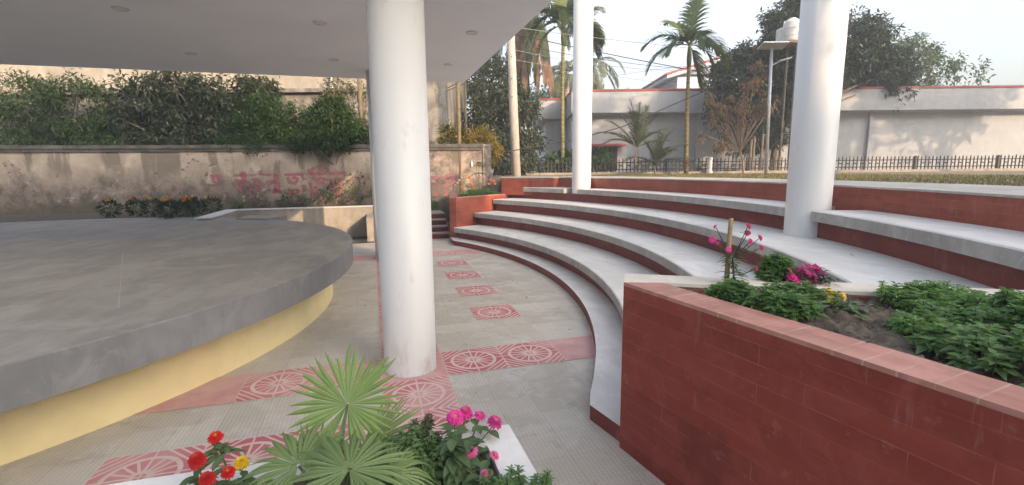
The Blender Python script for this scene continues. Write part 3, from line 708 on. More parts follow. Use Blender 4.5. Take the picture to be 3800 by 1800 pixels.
def strokes():
    mb = MB()
    def blob(c, rs, rz, n=14, seed=0):
        g = np.random.default_rng(seed); vs = [wp(c[0], .004, c[1])]
        for k in range(n):
            a = 2*math.pi*k/n; q = 1+g.uniform(-.3, .3)
            vs.append(wp(c[0]+rs*q*math.cos(a), .004, c[1]+rz*q*math.sin(a)))
        mb.add(vs, [(0, 1+k, 1+(k+1) % n) for k in range(n)])
    def brush(pts, w):
        pts = [V(*p) for p in pts]; vs = []; fs = []
        for i, p in enumerate(pts):
            t = nrm(pts[min(i+1, len(pts)-1)]-pts[max(0, i-1)]); nn = V(-t[1], t[0])
            ww = w*(1.45+.7*random.random())/2
            vs += [wp(*(lambda q: (q[0], .0035, q[1]))(p+nn*ww)), wp(*(lambda q: (q[0], .0035, q[1]))(p-nn*ww))]
        for i in range(len(pts)-1): fs.append((2*i, 2*i+1, 2*i+3, 2*i+2))
        mb.add(vs, fs)
    def arcp(c, rx, rz, a0, a1, n=9): return [(c[0]-rx*math.cos(R(a)), c[1]+rz*math.sin(R(a))) for a in np.linspace(a0, a1, n)]
    # x runs left to right along the face, measured back from the right end: s = S0 - x
    X = lambda px: 8.55-(px-35)/(2460-35)*5.0                   # across the lettered stretch
    Z = lambda py: 2.42-(py-100)/(820-100)*1.52
    def L(*q): return [(X(a), Z(b)) for a, b in q]
    brush(L((110, 400), (260, 400)), .045); brush(L((430, 400), (560, 395), (820, 390), (1050, 395)), .035)
    brush(L((1140, 395), (1500, 388), (1760, 385), (2020, 378)), .055)
    brush(L((560, 350), (570, 430), (585, 520)), .10); blob(L((560, 365))[0], .05, .06, seed=1); brush(L((440, 470), (500, 480), (590, 500)), .07)
    brush(L((480, 500), (520, 560), (500, 640)), .08); brush(L((600, 520), (680, 560), (640, 650), (700, 670)), .07)
    brush(L((150, 410), (160, 470), (230, 490), (240, 420)), .08); brush(L((150, 540), (250, 520)), .05)
    brush(L((815, 330), (820, 400)), .07); brush(L((750, 420), (770, 520), (760, 640)), .05); brush(L((690, 440), (740, 560), (800, 620)), .05)
    brush(L((1020, 400), (1025, 520), (1015, 660)), .085); brush(L((880, 520), (960, 490), (1020, 500)), .08); brush(L((950, 640), (1000, 620), (1090, 640)), .06); brush(L((960, 660), (1010, 590)), .07)
    brush(L((1180, 430), (1200, 500), (1280, 520), (1320, 460), (1250, 430)), .07); brush(L((1180, 620), (1220, 690), (1290, 690), (1330, 610)), .07); brush(L((1240, 610), (1250, 690)), .05); brush(L((1160, 620), (1320, 615)), .04)
    brush(L((1390, 400), (1400, 480), (1440, 440)), .05); brush(L((1400, 540), (1410, 640)), .085); brush(L((1490, 510), (1500, 600), (1510, 690)), .07)
    brush(L((1470, 320), (1510, 380), (1550, 400), (1555, 470)), .055); brush(arcp(L((1640, 380))[0], .27, .20, 15, 170), .05)
    brush(L((1560, 560), (1570, 680)), .075); brush(arcp(L((1650, 490))[0], .10, .08, 0, 330), .055); brush(L((1720, 480), (1780, 470), (1790, 530)), .06)
    brush(arcp(L((1880, 540))[0], .20, .17, 30, 250), .055); brush(L((1800, 560), (1900, 520), (1970, 540)), .06); brush(L((1830, 620), (1880, 670), (1960, 620)), .06); brush(L((1860, 600), (1870, 690)), .05)
    for a, b in ((2190, 430), (2270, 400), (2420, 560)): brush(L((a, b), (a+15, b+110), (a-10, b+210)), .03)
    # lettering on the right-hand stretch
    for a in ((1.75, 1.62, .55), (1.45, 1.52, .45), (1.25, 1.70, .3)): brush([(a[0], a[1]), (a[0]-.04, a[1]-a[2]*.5), (a[0]+.02, a[1]-a[2])], .06)
    brush([(2.0, 1.66), (1.6, 1.68), (1.1, 1.72)], .05)
    mb.build('painted_lettering', M['paint'], bw)
strokes()
mb = MB(); tube(mb, [wp(.62, .05, 1.98), wp(.62, .05, 2.16)], .03, 12)
tag(mb.build('pipe_stub', M['pale_plastic']), 'short white pipe stub fixed to the right end of the boundary wall', 'pipe')

# ------------------------------------------------------------------ buildings beyond
ob = thing('old_building', tuple(hp(-6, 17.5, .6)), 'old beige and grey stained building behind the bushes and boundary wall', 'building')
def hbox(mb, r0, r1, f0, f1, za, zb, mi=0):
    prism(mb, [tuple(hp(r, f, 0)[:2]) for r, f in ((r0, f0), (r1, f0), (r1, f1), (r0, f1))], za, zb, mi)
mb = MB(); hbox(mb, -22, -4.3, 17.6, 24, .6, 4.62, 0); hbox(mb, -4.3, -2.21, 17.2, 24, .6, 7.6, 0); mb.build('lower_wall', M['oldg'], ob)
mb = MB(); hbox(mb, -22, -4.305, 17.85, 24, 4.76, 7.5); mb.build('upper_wall', M['oldb'], ob)
mb = MB(); hbox(mb, -22, -4.31, 17.42, 18.2, 4.625, 4.755); mb.build('ledge', M['oldg'], ob)
for r in (-13.6, -10.75):
    mb = MB(); hbox(mb, r, r+1.2, 17.56, 17.66, 2.6, 4.0); fr_ = mb.build('window', M['dark'], ob)
    mb = MB()
    for q in range(7): hbox(mb, r+.06+q*.17, r+.09+q*.17, 17.53, 17.555, 2.6, 4.0)
    mb.build('window_grille', M['oldg'], fr_)
mb = MB(); tube(mb, [hp(-6.35, 17.75, 4.76), hp(-6.35, 17.75, 7.4)], .05, 10); mb.build('drain_pipe', M['pale_plastic'], ob)

hs_ = thing('house', tuple(hp(10, 25, 1.63)), 'pale single-storey house with deep parapet and red coping behind the iron fence', 'building')
mb = MB(); hbox(mb, 3.15, 34, 25.6, 34, 1.6, 4.62); hbox(mb, 1.95, 3.15, 27.6, 34, 1.6, 4.55); mb.build('wall', M['house'], hs_)
mb = MB(); hbox(mb, 3.05, 34, 25.0, 25.2, 4.66, 5.70); hbox(mb, 3.05, 3.25, 25.2, 27.9, 4.66, 5.70); hbox(mb, 3.05, 34, 25.2, 34, 4.60, 4.658)
hbox(mb, 1.55, 3.048, 27.1, 27.3, 4.60, 5.58); hbox(mb, 1.55, 1.75, 27.3, 33, 4.60, 5.58); hbox(mb, 1.55, 3.046, 27.3, 33, 4.50, 4.598); mb.build('parapet', M['house'], hs_)
mb = MB(); hbox(mb, 3.02, 34, 24.96, 25.24, 5.702, 5.80); hbox(mb, 3.02, 3.28, 25.24, 27.9, 5.702, 5.80)
hbox(mb, 1.52, 3.018, 27.06, 27.34, 5.582, 5.68); hbox(mb, 1.52, 1.78, 27.34, 33, 5.582, 5.68); mb.build('coping', M['house_red'], hs_)
mb = MB(); hbox(mb, 3.9, 5.85, 24.95, 25.598, 3.02, 3.12); mb.build('awning', M['house_red'], hs_)
mb = MB(); hbox(mb, 4.1, 5.55, 25.57, 25.64, 1.75, 2.98); wnd = mb.build('window', M['dark'], hs_)
mb = MB()
for q in range(6): hbox(mb, 4.15+q*.27, 4.19+q*.27, 25.53, 25.568, 1.75, 2.98)
mb.build('window_bars', M['steel'], wnd)
mb = MB(); hbox(mb, 12.55, 13.0, 25.57, 25.64, 2.55, 3.15); wnd = mb.build('window', M['dark'], hs_)
mb = MB()
for q in range(4): hbox(mb, 12.57+q*.125, 12.60+q*.125, 25.53, 25.568, 2.55, 3.15)
mb.build('window_bars', M['steel'], wnd)
mb = MB(); hbox(mb, 12.3, 16, 25.56, 25.595, 1.62, 1.95); mb.build('plinth_band', M['curb'], hs_)
for r in (2.35, 6.6, 9.6, 18.5):
    mb = MB(); hbox(mb, r, r+.3, 25.45 if r > 3 else 27.45, 25.598 if r > 3 else 27.598, 1.6, 4.498 if r < 3 else 4.598); mb.build('pilaster', M['house'], hs_)
gh = thing('gabled_house', tuple(hp(13, 34, 1.6)), 'blue grey building with sloping red edged roof rising above the pale house', 'building')
mb = MB(); hbox(mb, 11.4, 23, 34.2, 42, 1.6, 8.0); mb.build('wall', M['house2'], gh)
def slope(mb, pts, f0, f1, mi=0):
    a = [hp(r, f0, z) for r, z in pts]; b_ = [hp(r, f1, z) for r, z in pts]; n = len(pts)
    mb.add(a+b_, [tuple(range(n))[::-1], tuple(range(n, 2*n))]+[(i, (i+1) % n, n+(i+1) % n, n+i) for i in range(n)], None, mi)
mb = MB(); slope(mb, [(10.5, 7.80), (17.2, 9.78), (24, 7.8), (24, 8.03), (17.2, 10.01), (10.5, 8.03)], 33.6, 42); mb.build('fascia', M['house'], gh)
mb = MB(); slope(mb, [(10.42, 8.035), (17.2, 10.015), (24.1, 8.035), (24.1, 8.14), (17.2, 10.13), (10.42, 8.14)], 33.5, 42); mb.build('roof', M['house_red'], gh)
mb = MB(); slope(mb, [(11.8, 8.21), (22.4, 8.21), (17.2, 9.76)], 34.25, 41); mb.build('gable', M['house2'], gh)

bb = thing('added_shade_block', (30, -60, 0), 'plain pale block added unseen far behind the viewer to shade the court', 'building')  # unseen block added behind the viewer only to cast shade
mb = MB(); prism(mb, [(32, -70), (130, -70), (130, -60), (32, -60)], -.05, 25.3); mb.build('wall', M['house'], bb)
mb = MB(); prism(mb, [(-30, -70), (31.99, -70), (31.99, -60), (-30, -60)], -.05, 32.5); mb.build('shade_tower_wall', M['house'], bb)  # taller part added to keep sun off the left bushes
for k in range(8):
    for j in range(6):
        mb = MB(); prism(mb, [(-24+8*k, -60.02), (-21+8*k, -60.02), (-21+8*k, -59.96), (-24+8*k, -59.96)], 2+3.6*j, 4+3.6*j); mb.build('window', M['glass'], bb)

# ------------------------------------------------------------------ iron fence and kerb
fe = thing('iron_fence', tuple(hp(5, 20, 1.63)), 'dark iron picket fence on a low concrete kerb in front of the pale house', 'fence')
mb = MB(); hbox(mb, -.55, 27, 19.9, 20.1, 1.62, 1.735); mb.build('fence_kerb', M['low_wall'], fe)
g = np.random.default_rng(3)
for s in range(8):
    r0 = -.45+s*3.4; mb = MB()
    for k in range(22):
        rr = r0+.1+k*.153; top = 2.26+(.0 if k % 2 else .035)+g.uniform(-.008, .008); ln = g.normal(0, .006)
        P0, P1 = hp(rr, 20, 1.736), hp(rr+ln, 20, top); tube(mb, [P0, P1-V(0, 0, .05), P1], [.023, .023, .004], 5)
        if k % 2: 
            mb2 = hp(rr+.0765, 20, 1.99)
            box(mb, mb2, (.13, .02, .05), HR)
    mb.build('pickets', M['steel'], fe)
    mb = MB()
    for z in (1.84, 2.12): box(mb, hp(r0+1.7, 20.025, z), (3.4, .025, .04), HR)
    mb.build('rails', M['steel'], fe)
    mb = MB(); box(mb, hp(r0, 20.0, 2.0), (.07, .07, .56), HR); mb.build('fence_post', M['steel'], fe)
mb = MB(); lathe(mb, hp(8.02, 19.7, 1.63), [(.12, 0), (.12, .12), (.09, .14), (.09, .56), (.11, .58), (.11, .64), (.06, .66)], 16)
tag(mb.build('bollard', M['pale_plastic']), 'short white post in front of the iron fence left of the areca palm', 'post')
mb = MB(); lathe(mb, hp(-.28, 19.7, 1.63), [(.02, 0), (.02, .1)], 8)

# ------------------------------------------------------------------ vegetation builders
def leaves(name, pos, dirs, ups, L, W, mat, parent=None, fold=.25):
    n = len(pos); d = nrm(dirs); s = nrm(np.cross(d, ups)); u = np.cross(s, d)
    L = np.broadcast_to(L, n)[:, None]; W = np.broadcast_to(W, n)[:, None]
    a = pos; t = pos+d*L-u*L*.12; m1 = pos+d*L*.45+s*W*.5+u*W*fold; m2 = pos+d*L*.45-s*W*.5+u*W*fold
    v = np.concatenate([a, m1, t, m2], 0); i = np.arange(n)
    f = np.concatenate([np.stack([i, i+n, i+2*n], 1), np.stack([i, i+2*n, i+3*n], 1)], 0)
    return raw(name, v, f, mat, parent)
def clumps(lobes, ncl, per, rad, seed, shell=.55):
    g = np.random.default_rng(seed); P = []; O = []
    vol = np.array([np.prod(l[1]) ** .67 for l in lobes]); vol = vol/vol.sum()
    cl = []
    for k in range(ncl):
        c, rr = lobes[g.choice(len(lobes), p=vol)]
        d = nrm(g.normal(0, 1, 3)); r = g.uniform(shell, 1.0)
        cc = np.array(c)+d*np.array(rr)*r; cl.append(cc)
        m = int(per*g.uniform(.5, 1.4))
        q = nrm(g.normal(0, 1, (m, 3)))*(g.uniform(.15, 1, (m, 1)))*rad*g.uniform(.7, 1.3)
        P.append(cc+q); O.append(nrm(q+d*rad*.35))
    return np.concatenate(P), np.concatenate(O), np.array(cl)
def tree(name, base, lobes, ncl, per, rad, leafL, leafW, mat, label, seed, trunk_h=None, trunk_r=.15, bark='bark', group=None, droop=.5, cat='tree', limbs=12, crown='crown', shell=.55, mat2=None, frac2=.0):
    g = np.random.default_rng(seed+100)
    o = thing(name, tuple(base), label, cat, group)
    P, O, cl = clumps(lobes, ncl, per, rad, seed, shell)
    n = len(P); d = nrm(O*.7+g.normal(0, .5, (n, 3))+V(0, 0, -droop)); up = nrm(O*.4+V(0, 0, 1)+g.normal(0, .45, (n, 3)))
    sc = g.uniform(.65, 1.25, n)
    if mat2 is not None:
        k = g.random(n) < frac2
        leaves(crown, P[~k], d[~k], up[~k], leafL*sc[~k], leafW*sc[~k], mat, o); leaves('dry_leaves', P[k], d[k], up[k], leafL*sc[k], leafW*sc[k], mat2, o)
    else: leaves(crown, P, d, up, leafL*sc, leafW*sc, mat, o)
    mb = MB(); base = np.asarray(base, float); mid = np.mean([l[0] for l in lobes], axis=0)
    th = trunk_h if trunk_h else (mid[2]-base[2])*.5
    top = base+V((mid[0]-base[0])*.35, (mid[1]-base[1])*.35, th)
    tube(mb, bez(base-V(0, 0, .05), base+V(.05, .04, th*.5), top, 7), list(np.linspace(trunk_r, trunk_r*.72, 7)), 9)
    for k in range(limbs):
        e = cl[g.integers(len(cl))]; c = top+(e-top)*.45+V(0, 0, abs(e[2]-top[2])*.15)+g.normal(0, .12, 3)
        tube(mb, bez(top-V(0, 0, .1*k/limbs*th), c, e, 6), list(np.linspace(trunk_r*.5, .012, 6)), 5)
    mb.build('trunk', M[bark], o)
    return o
def frond(mb, p0, d0, length, droop, nl, ll, lw, vang=55, lift=.25, twist=0, seed=0, tipk=.35, hang=.35, upv=None, rachis=True, lseg=3, start=.12):
    """feather frond: a curved rachis with leaflets on both sides"""
    g = np.random.default_rng(seed); p0 = np.asarray(p0, float); d0 = nrm(d0)
    pts = [p0]; d = d0.copy(); ns = 14
    for k in range(ns):
        d = nrm(d+V(0, 0, -droop/ns*(1+k/ns))); pts.append(pts[-1]+d*length/ns)
    pts = np.array(pts)
    if rachis: tube(mb, pts, list(np.linspace(.012+length*.006, .003, ns+1)), 5)
    for k in range(nl):
        s = start+(1-start)*k/(nl-1); x = s*ns; i = min(int(x), ns-1); p = pts[i]+(pts[i+1]-pts[i])*(x-i)
        t = nrm(pts[i+1]-pts[i]); side = np.cross(t, V(0, 0, 1))
        side = nrm(side) if np.linalg.norm(side) > .05 else V(1, 0, 0)
        upn = np.cross(side, t)
        if twist: side, upn = side*math.cos(twist)+upn*math.sin(twist), upn*math.cos(twist)-side*math.sin(twist)
        L = ll*(math.sin(math.pi*(.12+.80*s))**.6)*g.uniform(.85, 1.1)
        if s > .93: L *= .75
        ang = R(vang*(1-.55*s)+g.normal(0, 4))
        for sg in (-1, 1):
            dd = nrm(t*math.cos(ang)+(side*sg*math.cos(lift)+upn*math.sin(lift))*math.sin(ang)+g.normal(0, .05, 3))
            wv = nrm(np.cross(dd, upn*1.0+side*sg*.3)); vs = []; q = p.copy(); e = dd.copy()
            prof = [.55, 1, .75, 0] if lseg == 3 else [.6, .9, 0]
            for j in range(lseg+1):
                w_ = lw*prof[j]/2
                if j == lseg: vs.append(q.copy())
                else: vs += [q-wv*w_, q+wv*w_]
                e = nrm(e+V(0, 0, -hang*(j+1)/lseg)); q = q+e*L/lseg
            fs = [(2*j, 2*j+1, 2*j+3, 2*j+2) for j in range(lseg-1)]+[(2*(lseg-1), 2*(lseg-1)+1, 2*lseg)]
            mb.add(vs, fs)

def areca(base, crown, label, mats, n=9, seed=1, flen=2.2, ll=.62, lw=.09, tr=.085, fronds=None, group='slim ringed palms', droop=1.5, tm='palm_trunk'):
    o = thing('areca_palm', tuple(base), label, 'palm tree', group)
    mb = MB(); b = np.asarray(base, float); c = np.asarray(crown, float)
    tube(mb, bez(b, (b+c)/2+V(-.06, 0, 0), c-V(0, 0, .9), 10), list(np.linspace(tr*1.1, tr*.8, 10)), 10); mb.build('trunk', M[tm], o, True)
    mb = MB(); tube(mb, [c-V(0, 0, .92), c-V(0, 0, .6), c-V(0, 0, .2), c], [tr*.85, tr*1.15, tr*.85, tr*.3], 10); mb.build('crownshaft', M['l_palm_lit'], o, True)
    g = np.random.default_rng(seed)
    for k in range(n):
        if fronds is not None and k < len(fronds): az, el, L, dr_ = fronds[k]
        else: az, el, L, dr_ = g.uniform(0, 360), g.uniform(15, 70), flen*g.uniform(.85, 1.1), droop*g.uniform(.8, 1.2)
        d = HR*math.cos(R(az))*math.cos(R(el))+HF*math.sin(R(az))*math.cos(R(el))+V(0, 0, math.sin(R(el)))
        mb = MB(); frond(mb, c-V(0, 0, .1), d, L, dr_, 36, ll, lw, seed=seed*31+k, vang=62, lift=.35, hang=.35); mb.build('frond', M[mats[k % len(mats)]], o)
    return o

# ------------------------------------------------------------------ palms and poles
areca(hp(2.18, 20.6, 1.63), hp(2.16, 20.6, 7.75), 'slim palm with yellow green ringed trunk just left of the middle tall column', ['l_palm_lit', 'l_palm'], 11, 3, 2.3, .75, .11,
      fronds=[(185, -5, 2.6, 2.6), (150, 60, 2.0, 2.2), (20, 40, 2.2, 1.6), (60, 75, 2.4, 1.0), (210, 55, 2.1, 2.0), (270, 50, 2.0, 1.8), (120, 80, 2.3, .9), (340, 20, 1.9, 2.2), (200, 25, 2.4, 2.4)])
areca(hp(6.93, 19.3, 1.63), hp(6.85, 19.3, 6.6), 'slim palm with ringed trunk standing alone against the sky right of the middle column', ['l_palm', 'l_palm', 'l_palm_lit'], 10, 8, 2.0, .74, .07,
      fronds=[(178, 16, 2.0, 1.35), (165, 48, 1.9, 1.3), (110, 62, 2.1, .9), (62, 68, 2.4, .55), (32, 48, 2.1, 1.4), (8, 34, 2.0, 1.6), (350, 8, 1.7, 2.2), (270, 40, 1.8, 1.5), (10, -55, 1.6, .8), (215, 35, 1.7, 1.5)], tm='palm_trunk_brown')
# coconut palm with dead hanging fronds
cp = thing('coconut_palm', tuple(hp(.55, 25, 1.63)), 'coconut palm with dead brown fronds hanging beside the concrete utility pole', 'palm tree')
mb = MB(); c = hp(.98, 25, 9.5); tube(mb, bez(hp(.45, 25, 1.6), hp(.55, 25, 6), c, 12), list(np.linspace(.2, .16, 12)), 10); mb.build('trunk', M['coco_trunk'], cp, True)
g = np.random.default_rng(4)
for k in range(22):
    az = g.uniform(0, 360); off = HR*math.cos(R(az))+HF*math.sin(R(az)); mb = MB()
    frond(mb, c+off*.25-V(0, 0, .1), off*.55+V(0, 0, -.55), g.uniform(2.6, 4.0), 3.0, 38, .8, .10, seed=70+k, vang=28, lift=-.3, hang=.7); mb.build('dead_frond', M['l_palm_dry'], cp)
for k in range(15):
    az = g.uniform(0, 360); el = g.uniform(-15, 65); d = (HR*math.cos(R(az))+HF*math.sin(R(az)))*math.cos(R(el))+V(0, 0, math.sin(R(el))); mb = MB()
    frond(mb, c, d, g.uniform(3.0, 4.0), 1.9, 40, .8, .05, seed=170+k, vang=55, lift=.1, hang=.9); mb.build('frond', M['l_palm'], cp)
def far_palm(r, f, zc, label, seed, n=16, L=3.0, mat='l_palm_grey'):
    o = thing('distant_palm', tuple(hp(r, f, 1.6)), label, 'palm tree', 'palms beyond the house')
    mb = MB(); c = hp(r, f, zc); tube(mb, [hp(r-.2, f, 1.6), c], [.2, .16], 8); mb.build('trunk', M['coco_trunk'], o)
    g = np.random.default_rng(seed)
    for k in range(n):
        az = g.uniform(0, 360); el = g.uniform(-25, 70); d = (HR*math.cos(R(az))+HF*math.sin(R(az)))*math.cos(R(el))+V(0, 0, math.sin(R(el))); mb = MB()
        frond(mb, c, d, L*g.uniform(.8, 1.1), 1.7, 30, .75, .06, seed=seed*40+k, hang=.7); mb.build('frond', M[mat], o)
far_palm(5.3, 33, 8.6, 'dusty coconut palm far behind the middle column', 21, L=2.9)
far_palm(3.4, 30, 7.4, 'smaller dusty palm just left of the middle column behind the house', 22, n=14, L=2.3)
far_palm(4.6, 31, 10.6, 'tall dusty palm whose fronds show at both sides of the middle column', 23, n=14, L=2.0)

# young date palms by the fence
def date_palm(r, f, h, stem, L, n, label, seed, el0=10, el1=80, ll=.34):
    o = thing('young_palm', tuple(hp(r, f, 1.63)), label, 'palm', 'young feathery palms in front of the house')
    mb = MB(); tube(mb, [hp(r, f, 1.62), hp(r+.02, f, 1.63+stem)], [.03, .022], 8); mb.build('trunk', M['bark_red'], o)
    g = np.random.default_rng(seed)
    for k in range(n):
        az = g.uniform(0, 360); el = g.uniform(el0, el1); d = (HR*math.cos(R(az))+HF*.6*math.sin(R(az)))*math.cos(R(el))+V(0, 0, math.sin(R(el)))
        mb = MB(); frond(mb, hp(r+.02, f, 1.63+stem), d, L*g.uniform(.75, 1.1), g.uniform(.5, 1.2), 44, ll, .024, seed=seed*50+k, vang=50, lift=.4, hang=.25); mb.build('frond', M['l_palm_grey'], o)
date_palm(4.75, 18.7, 2.6, 1.05, 1.6, 15, 'taller young feathery palm with thin pale stem by the iron fence', 5, 18, 88, .5)
date_palm(5.65, 19.2, 1.9, .35, 1.5, 14, 'bushier young feathery palm right of the thin stemmed one by the fence', 6, 15, 80, .5)

up = thing('utility_pole', tuple(hp(.2, 17, .6)), 'thick pale concrete utility pole rising behind the end of the boundary wall', 'pole')
mb = MB(); tube(mb, [hp(.21, 17, .6), hp(.10, 17, 3.8), hp(.02, 17, 6.75)], [.165, .15, .125], 20); mb.build('pole_shaft', M['pole'], up, True)
mb = MB()
for z in (2.9, 4.3, 4.9, 5.6, 6.2): tube(mb, [hp(.05, 16.83, z), hp(.05, 16.80, z+.015)], [.018, .018], 6)
mb.build('bolts', M['steel'], up)
def cane(r, f, h, rad, label, lean=0):
    mb = MB(); tube(mb, [hp(r, f, .6), hp(r+lean*.5, f, h*.5), hp(r+lean, f, h)], [rad, rad*.97, rad*.9], 12); return tag(mb.build('bamboo_pole', M['pole_cane'], None, True), label, 'pole', 'bare poles behind the boundary wall')
cane(-1.63, 15.4, 5.3, .065, 'thicker yellow brown pole behind the right end of the boundary wall', .02)
cane(-1.49, 16.4, 5.6, .045, 'thinner grey pole just right of the yellow brown pole')
cane(-4.75, 15.6, 6.0, .07, 'reddish pole rising among the bushes just left of the nearest column', .06)

# ------------------------------------------------------------------ trees
G_T = 'trees around the court'
def H(r, f, z): return hp(r, f, z)
tree('mango_tree', hp(-.6, 20, 1.6), [(H(-.55, 20, 4.0), (1.35, 1.3, 1.5)), (H(.35, 20.3, 3.7), (.95, 1.2, 1.3)), (H(-1.3, 20, 3.4), (.9, 1, 1.1)), (H(-.5, 20.5, 5.2), (1.15, 1, .9)), (H(.2, 19.8, 2.6), (1.1, .9, .9)), (H(-1.2, 20, 2.6), (1, .9, .9))],
     230, 50, .36, .21, .075, M['l_dark'], 'large dark leafy tree behind the boundary wall end and utility pole', 31, trunk_r=.16, group=G_T, mat2=M['l_olive'], frac2=.3)
tree('leafy_tree', hp(-1.6, 25, 1.6), [(H(-1.2, 25, 6.1), (1.6, 1.3, 1.2)), (H(0.2, 25.5, 5.4), (1.3, 1.2, 1.0)), (H(-.8, 26, 7.2), (1.0, .9, .7))], 110, 44, .42, .2, .08, M['l_mid'], 'mid green treetop under the canopy corner beyond the dark tree', 32, trunk_r=.2, group=G_T)
tree('mango_tree', hp(12.6, 23.4, 1.6), [(H(9.9, 23, 6.0), (.8, .9, .7)), (H(10.5, 23, 6.7), (.8, .9, .75)), (H(11.4, 23, 6.7), (.9, 1, .9)), (H(12.2, 23, 7.9), (.9, 1.0, 1.0)), (H(13.3, 23.2, 8.9), (1.1, 1.2, 1.2)), (H(12.9, 23, 6.5), (1.2, 1, 1.2)), (H(11.0, 22.8, 5.0), (1.2, .8, 1.1)), (H(12.5, 22.8, 4.8), (1.1, .8, 1.0)), (H(9.7, 22.8, 4.5), (.7, .6, .8)), (H(10.4, 22.6, 3.6), (.8, .5, .6)), (H(11.9, 22.4, 3.3), (.6, .4, .45)), (H(14.9, 24, 7.0), (1.5, 1.3, 1.6)), (H(17.2, 25, 7.6), (1.8, 1.5, 1.8)), (H(19.6, 26, 6.3), (1.6, 1.4, 1.6))],
     860, 58, .40, .24, .09, M['l_dark'], 'huge dark leafy tree over the pale house behind the street light', 33, trunk_h=2.2, trunk_r=.22, group=G_T, limbs=24, shell=.35)
tree('dry_tree', hp(9.25, 19.4, 1.63), [(H(8.9, 19.4, 4.2), (1.0, .7, .8)), (H(9.4, 19.4, 5.0), (.7, .6, .6)), (H(7.95, 19.3, 4.0), (.5, .5, .5)), (H(10.0, 19.4, 4.1), (.5, .5, .8)), (H(8.75, 19.4, 5.75), (.3, .3, .35)), (H(9.5, 19.4, 5.7), (.25, .3, .35)), (H(7.4, 19.3, 3.1), (.35, .3, .5)), (H(8.2, 19.3, 2.7), (.35, .3, .4)), (H(7.7, 19.3, 4.6), (.2, .2, .3))],
     92, 26, .17, .17, .05, M['l_dry'], 'half dead tree with rusty brown leaves in front of the huge dark tree', 34, trunk_h=.9, trunk_r=.05, bark='bark_red', group=G_T, droop=1.6, limbs=40, mat2=M['l_olive'], frac2=.15, shell=.1)
tree('small_mango', hp(10.4, 21.5, 1.63), [(H(10.1, 21.5, 3.0), (.8, .6, .65)), (H(10.6, 21.5, 3.6), (.5, .5, .5))], 34, 30, .26, .23, .06, M['l_dark'], 'small dark mango tree between the street light and the right tall column', 35, trunk_r=.06, group=G_T)
tree('background_tree', hp(8.2, 46, 1.6), [(H(7.6, 46, 8.3), (1.8, 1.5, 1.2)), (H(10.2, 46.5, 7.9), (1.9, 1.5, .9)), (H(12.2, 47, 7.6), (1.2, 1.2, .7))], 90, 30, .5, .3, .13, M['l_olive'], 'hazy rounded treetops far behind the pale house roof', 36, trunk_r=.2, group=G_T)
tree('bare_tree', hp(13.6, 46, 1.6), [(H(13.8, 46, 7.8), (1.3, 1, 1.0))], 24, 6, .3, .2, .08, M['l_olive'], 'thin almost bare treetop far off beside the blue grey gabled building', 37, trunk_r=.12, group=G_T, limbs=24)
tree('background_tree', hp(2.2, 33, 1.6), [(H(2.0, 33, 5.9), (1.6, 1.4, 1.2)), (H(3.1, 33, 6.2), (1.3, 1.2, 1.0))], 70, 34, .42, .26, .1, M['l_mid'], 'dark green treetop behind the left block of the pale house', 38, trunk_r=.2, group=G_T)
tree('leafy_tree', hp(26.5, 33, 1.6), [(H(25.5, 33, 8), (3, 2.5, 3)), (H(28, 33, 6.5), (3, 2.5, 3)), (H(23.5, 32, 6.2), (2, 2, 2))], 200, 40, .55, .3, .11, M['l_mid'], 'broad green tree behind the pale house on the far right', 39, trunk_r=.3, group=G_T)
# unseen trees added right of and behind the viewpoint to shade house and court
G_S = 'unseen trees added to shade the house and court'
def shade(x, y, z, rr, hh, n, lb, sd_): tree('added_shade_tree', (x, y, 1.6), [((x, y, z), (rr, rr, hh))], n, 34, .6, .34, .14, M['l_mid'], lb, sd_, trunk_r=.2, group=G_S, limbs=10, shell=.1)
shade(10.05, -8.5, 8.1, .95, 1.8, 90, 'slim unseen tree added behind the tiled planter to shade the right tall column and steps', 81)
shade(16.4, .2, 9.8, 1.5, 2.3, 60, 'slim unseen tree added at the terrace corner to shade the left part of the house', 91)
for i, (x, lb) in enumerate(((18.6, 'unseen tree added to shade the house, nearest the terrace'), (22.4, 'unseen tree added to shade the house, second from the terrace'), (26.4, 'unseen tree added to shade the house, third from the terrace'), (30.4, 'unseen tree added to shade the house, fourth from the terrace'), (34.5, 'unseen tree added to shade the house, farthest right of the seating'))): shade(x, 1.0+.6*(i % 2), 9.9, 2.2, 2.5, 84, lb, 82+i)
# bushes above the boundary wall
G_B = 'bushes above the boundary wall'
tree('bush', hp(-9.9, 16.2, .7), [(H(-10.4, 16.2, 4.2), (1.2, .7, .95)), (H(-9.2, 16.2, 4.4), (1.0, .7, .65)), (H(-11.6, 16.2, 4.1), (1.2, .7, 1.1)), (H(-9.3, 16, 3.0), (1.2, .7, .7)), (H(-10.8, 16, 2.8), (1.2, .7, .7)), (H(-8.0, 16.1, 4.45), (.55, .5, .35))],
     330, 42, .30, .18, .06, M['l_olive'], 'large dusty olive tree at the left above the boundary wall', 41, trunk_r=.1, group=G_B, cat='bush', mat2=M['l_dark'], frac2=.45, limbs=18)
tree('bush', hp(-7.3, 15.2, .7), [(H(-7.7, 15.2, 3.45), (.8, .6, .35)), (H(-6.7, 15.2, 3.15), (.85, .6, .3)), (H(-7.4, 14.9, 2.85), (1.3, .5, .3)), (H(-7.6, 15.2, 3.95), (.45, .4, .25)), (H(-6.9, 15.1, 3.7), (.5, .4, .2))], 230, 60, .24, .09, .045, M['l_bush'], 'bright green bush spilling over the coping in the middle of the wall', 42, trunk_r=.05, group=G_B, cat='bush', droop=.2)
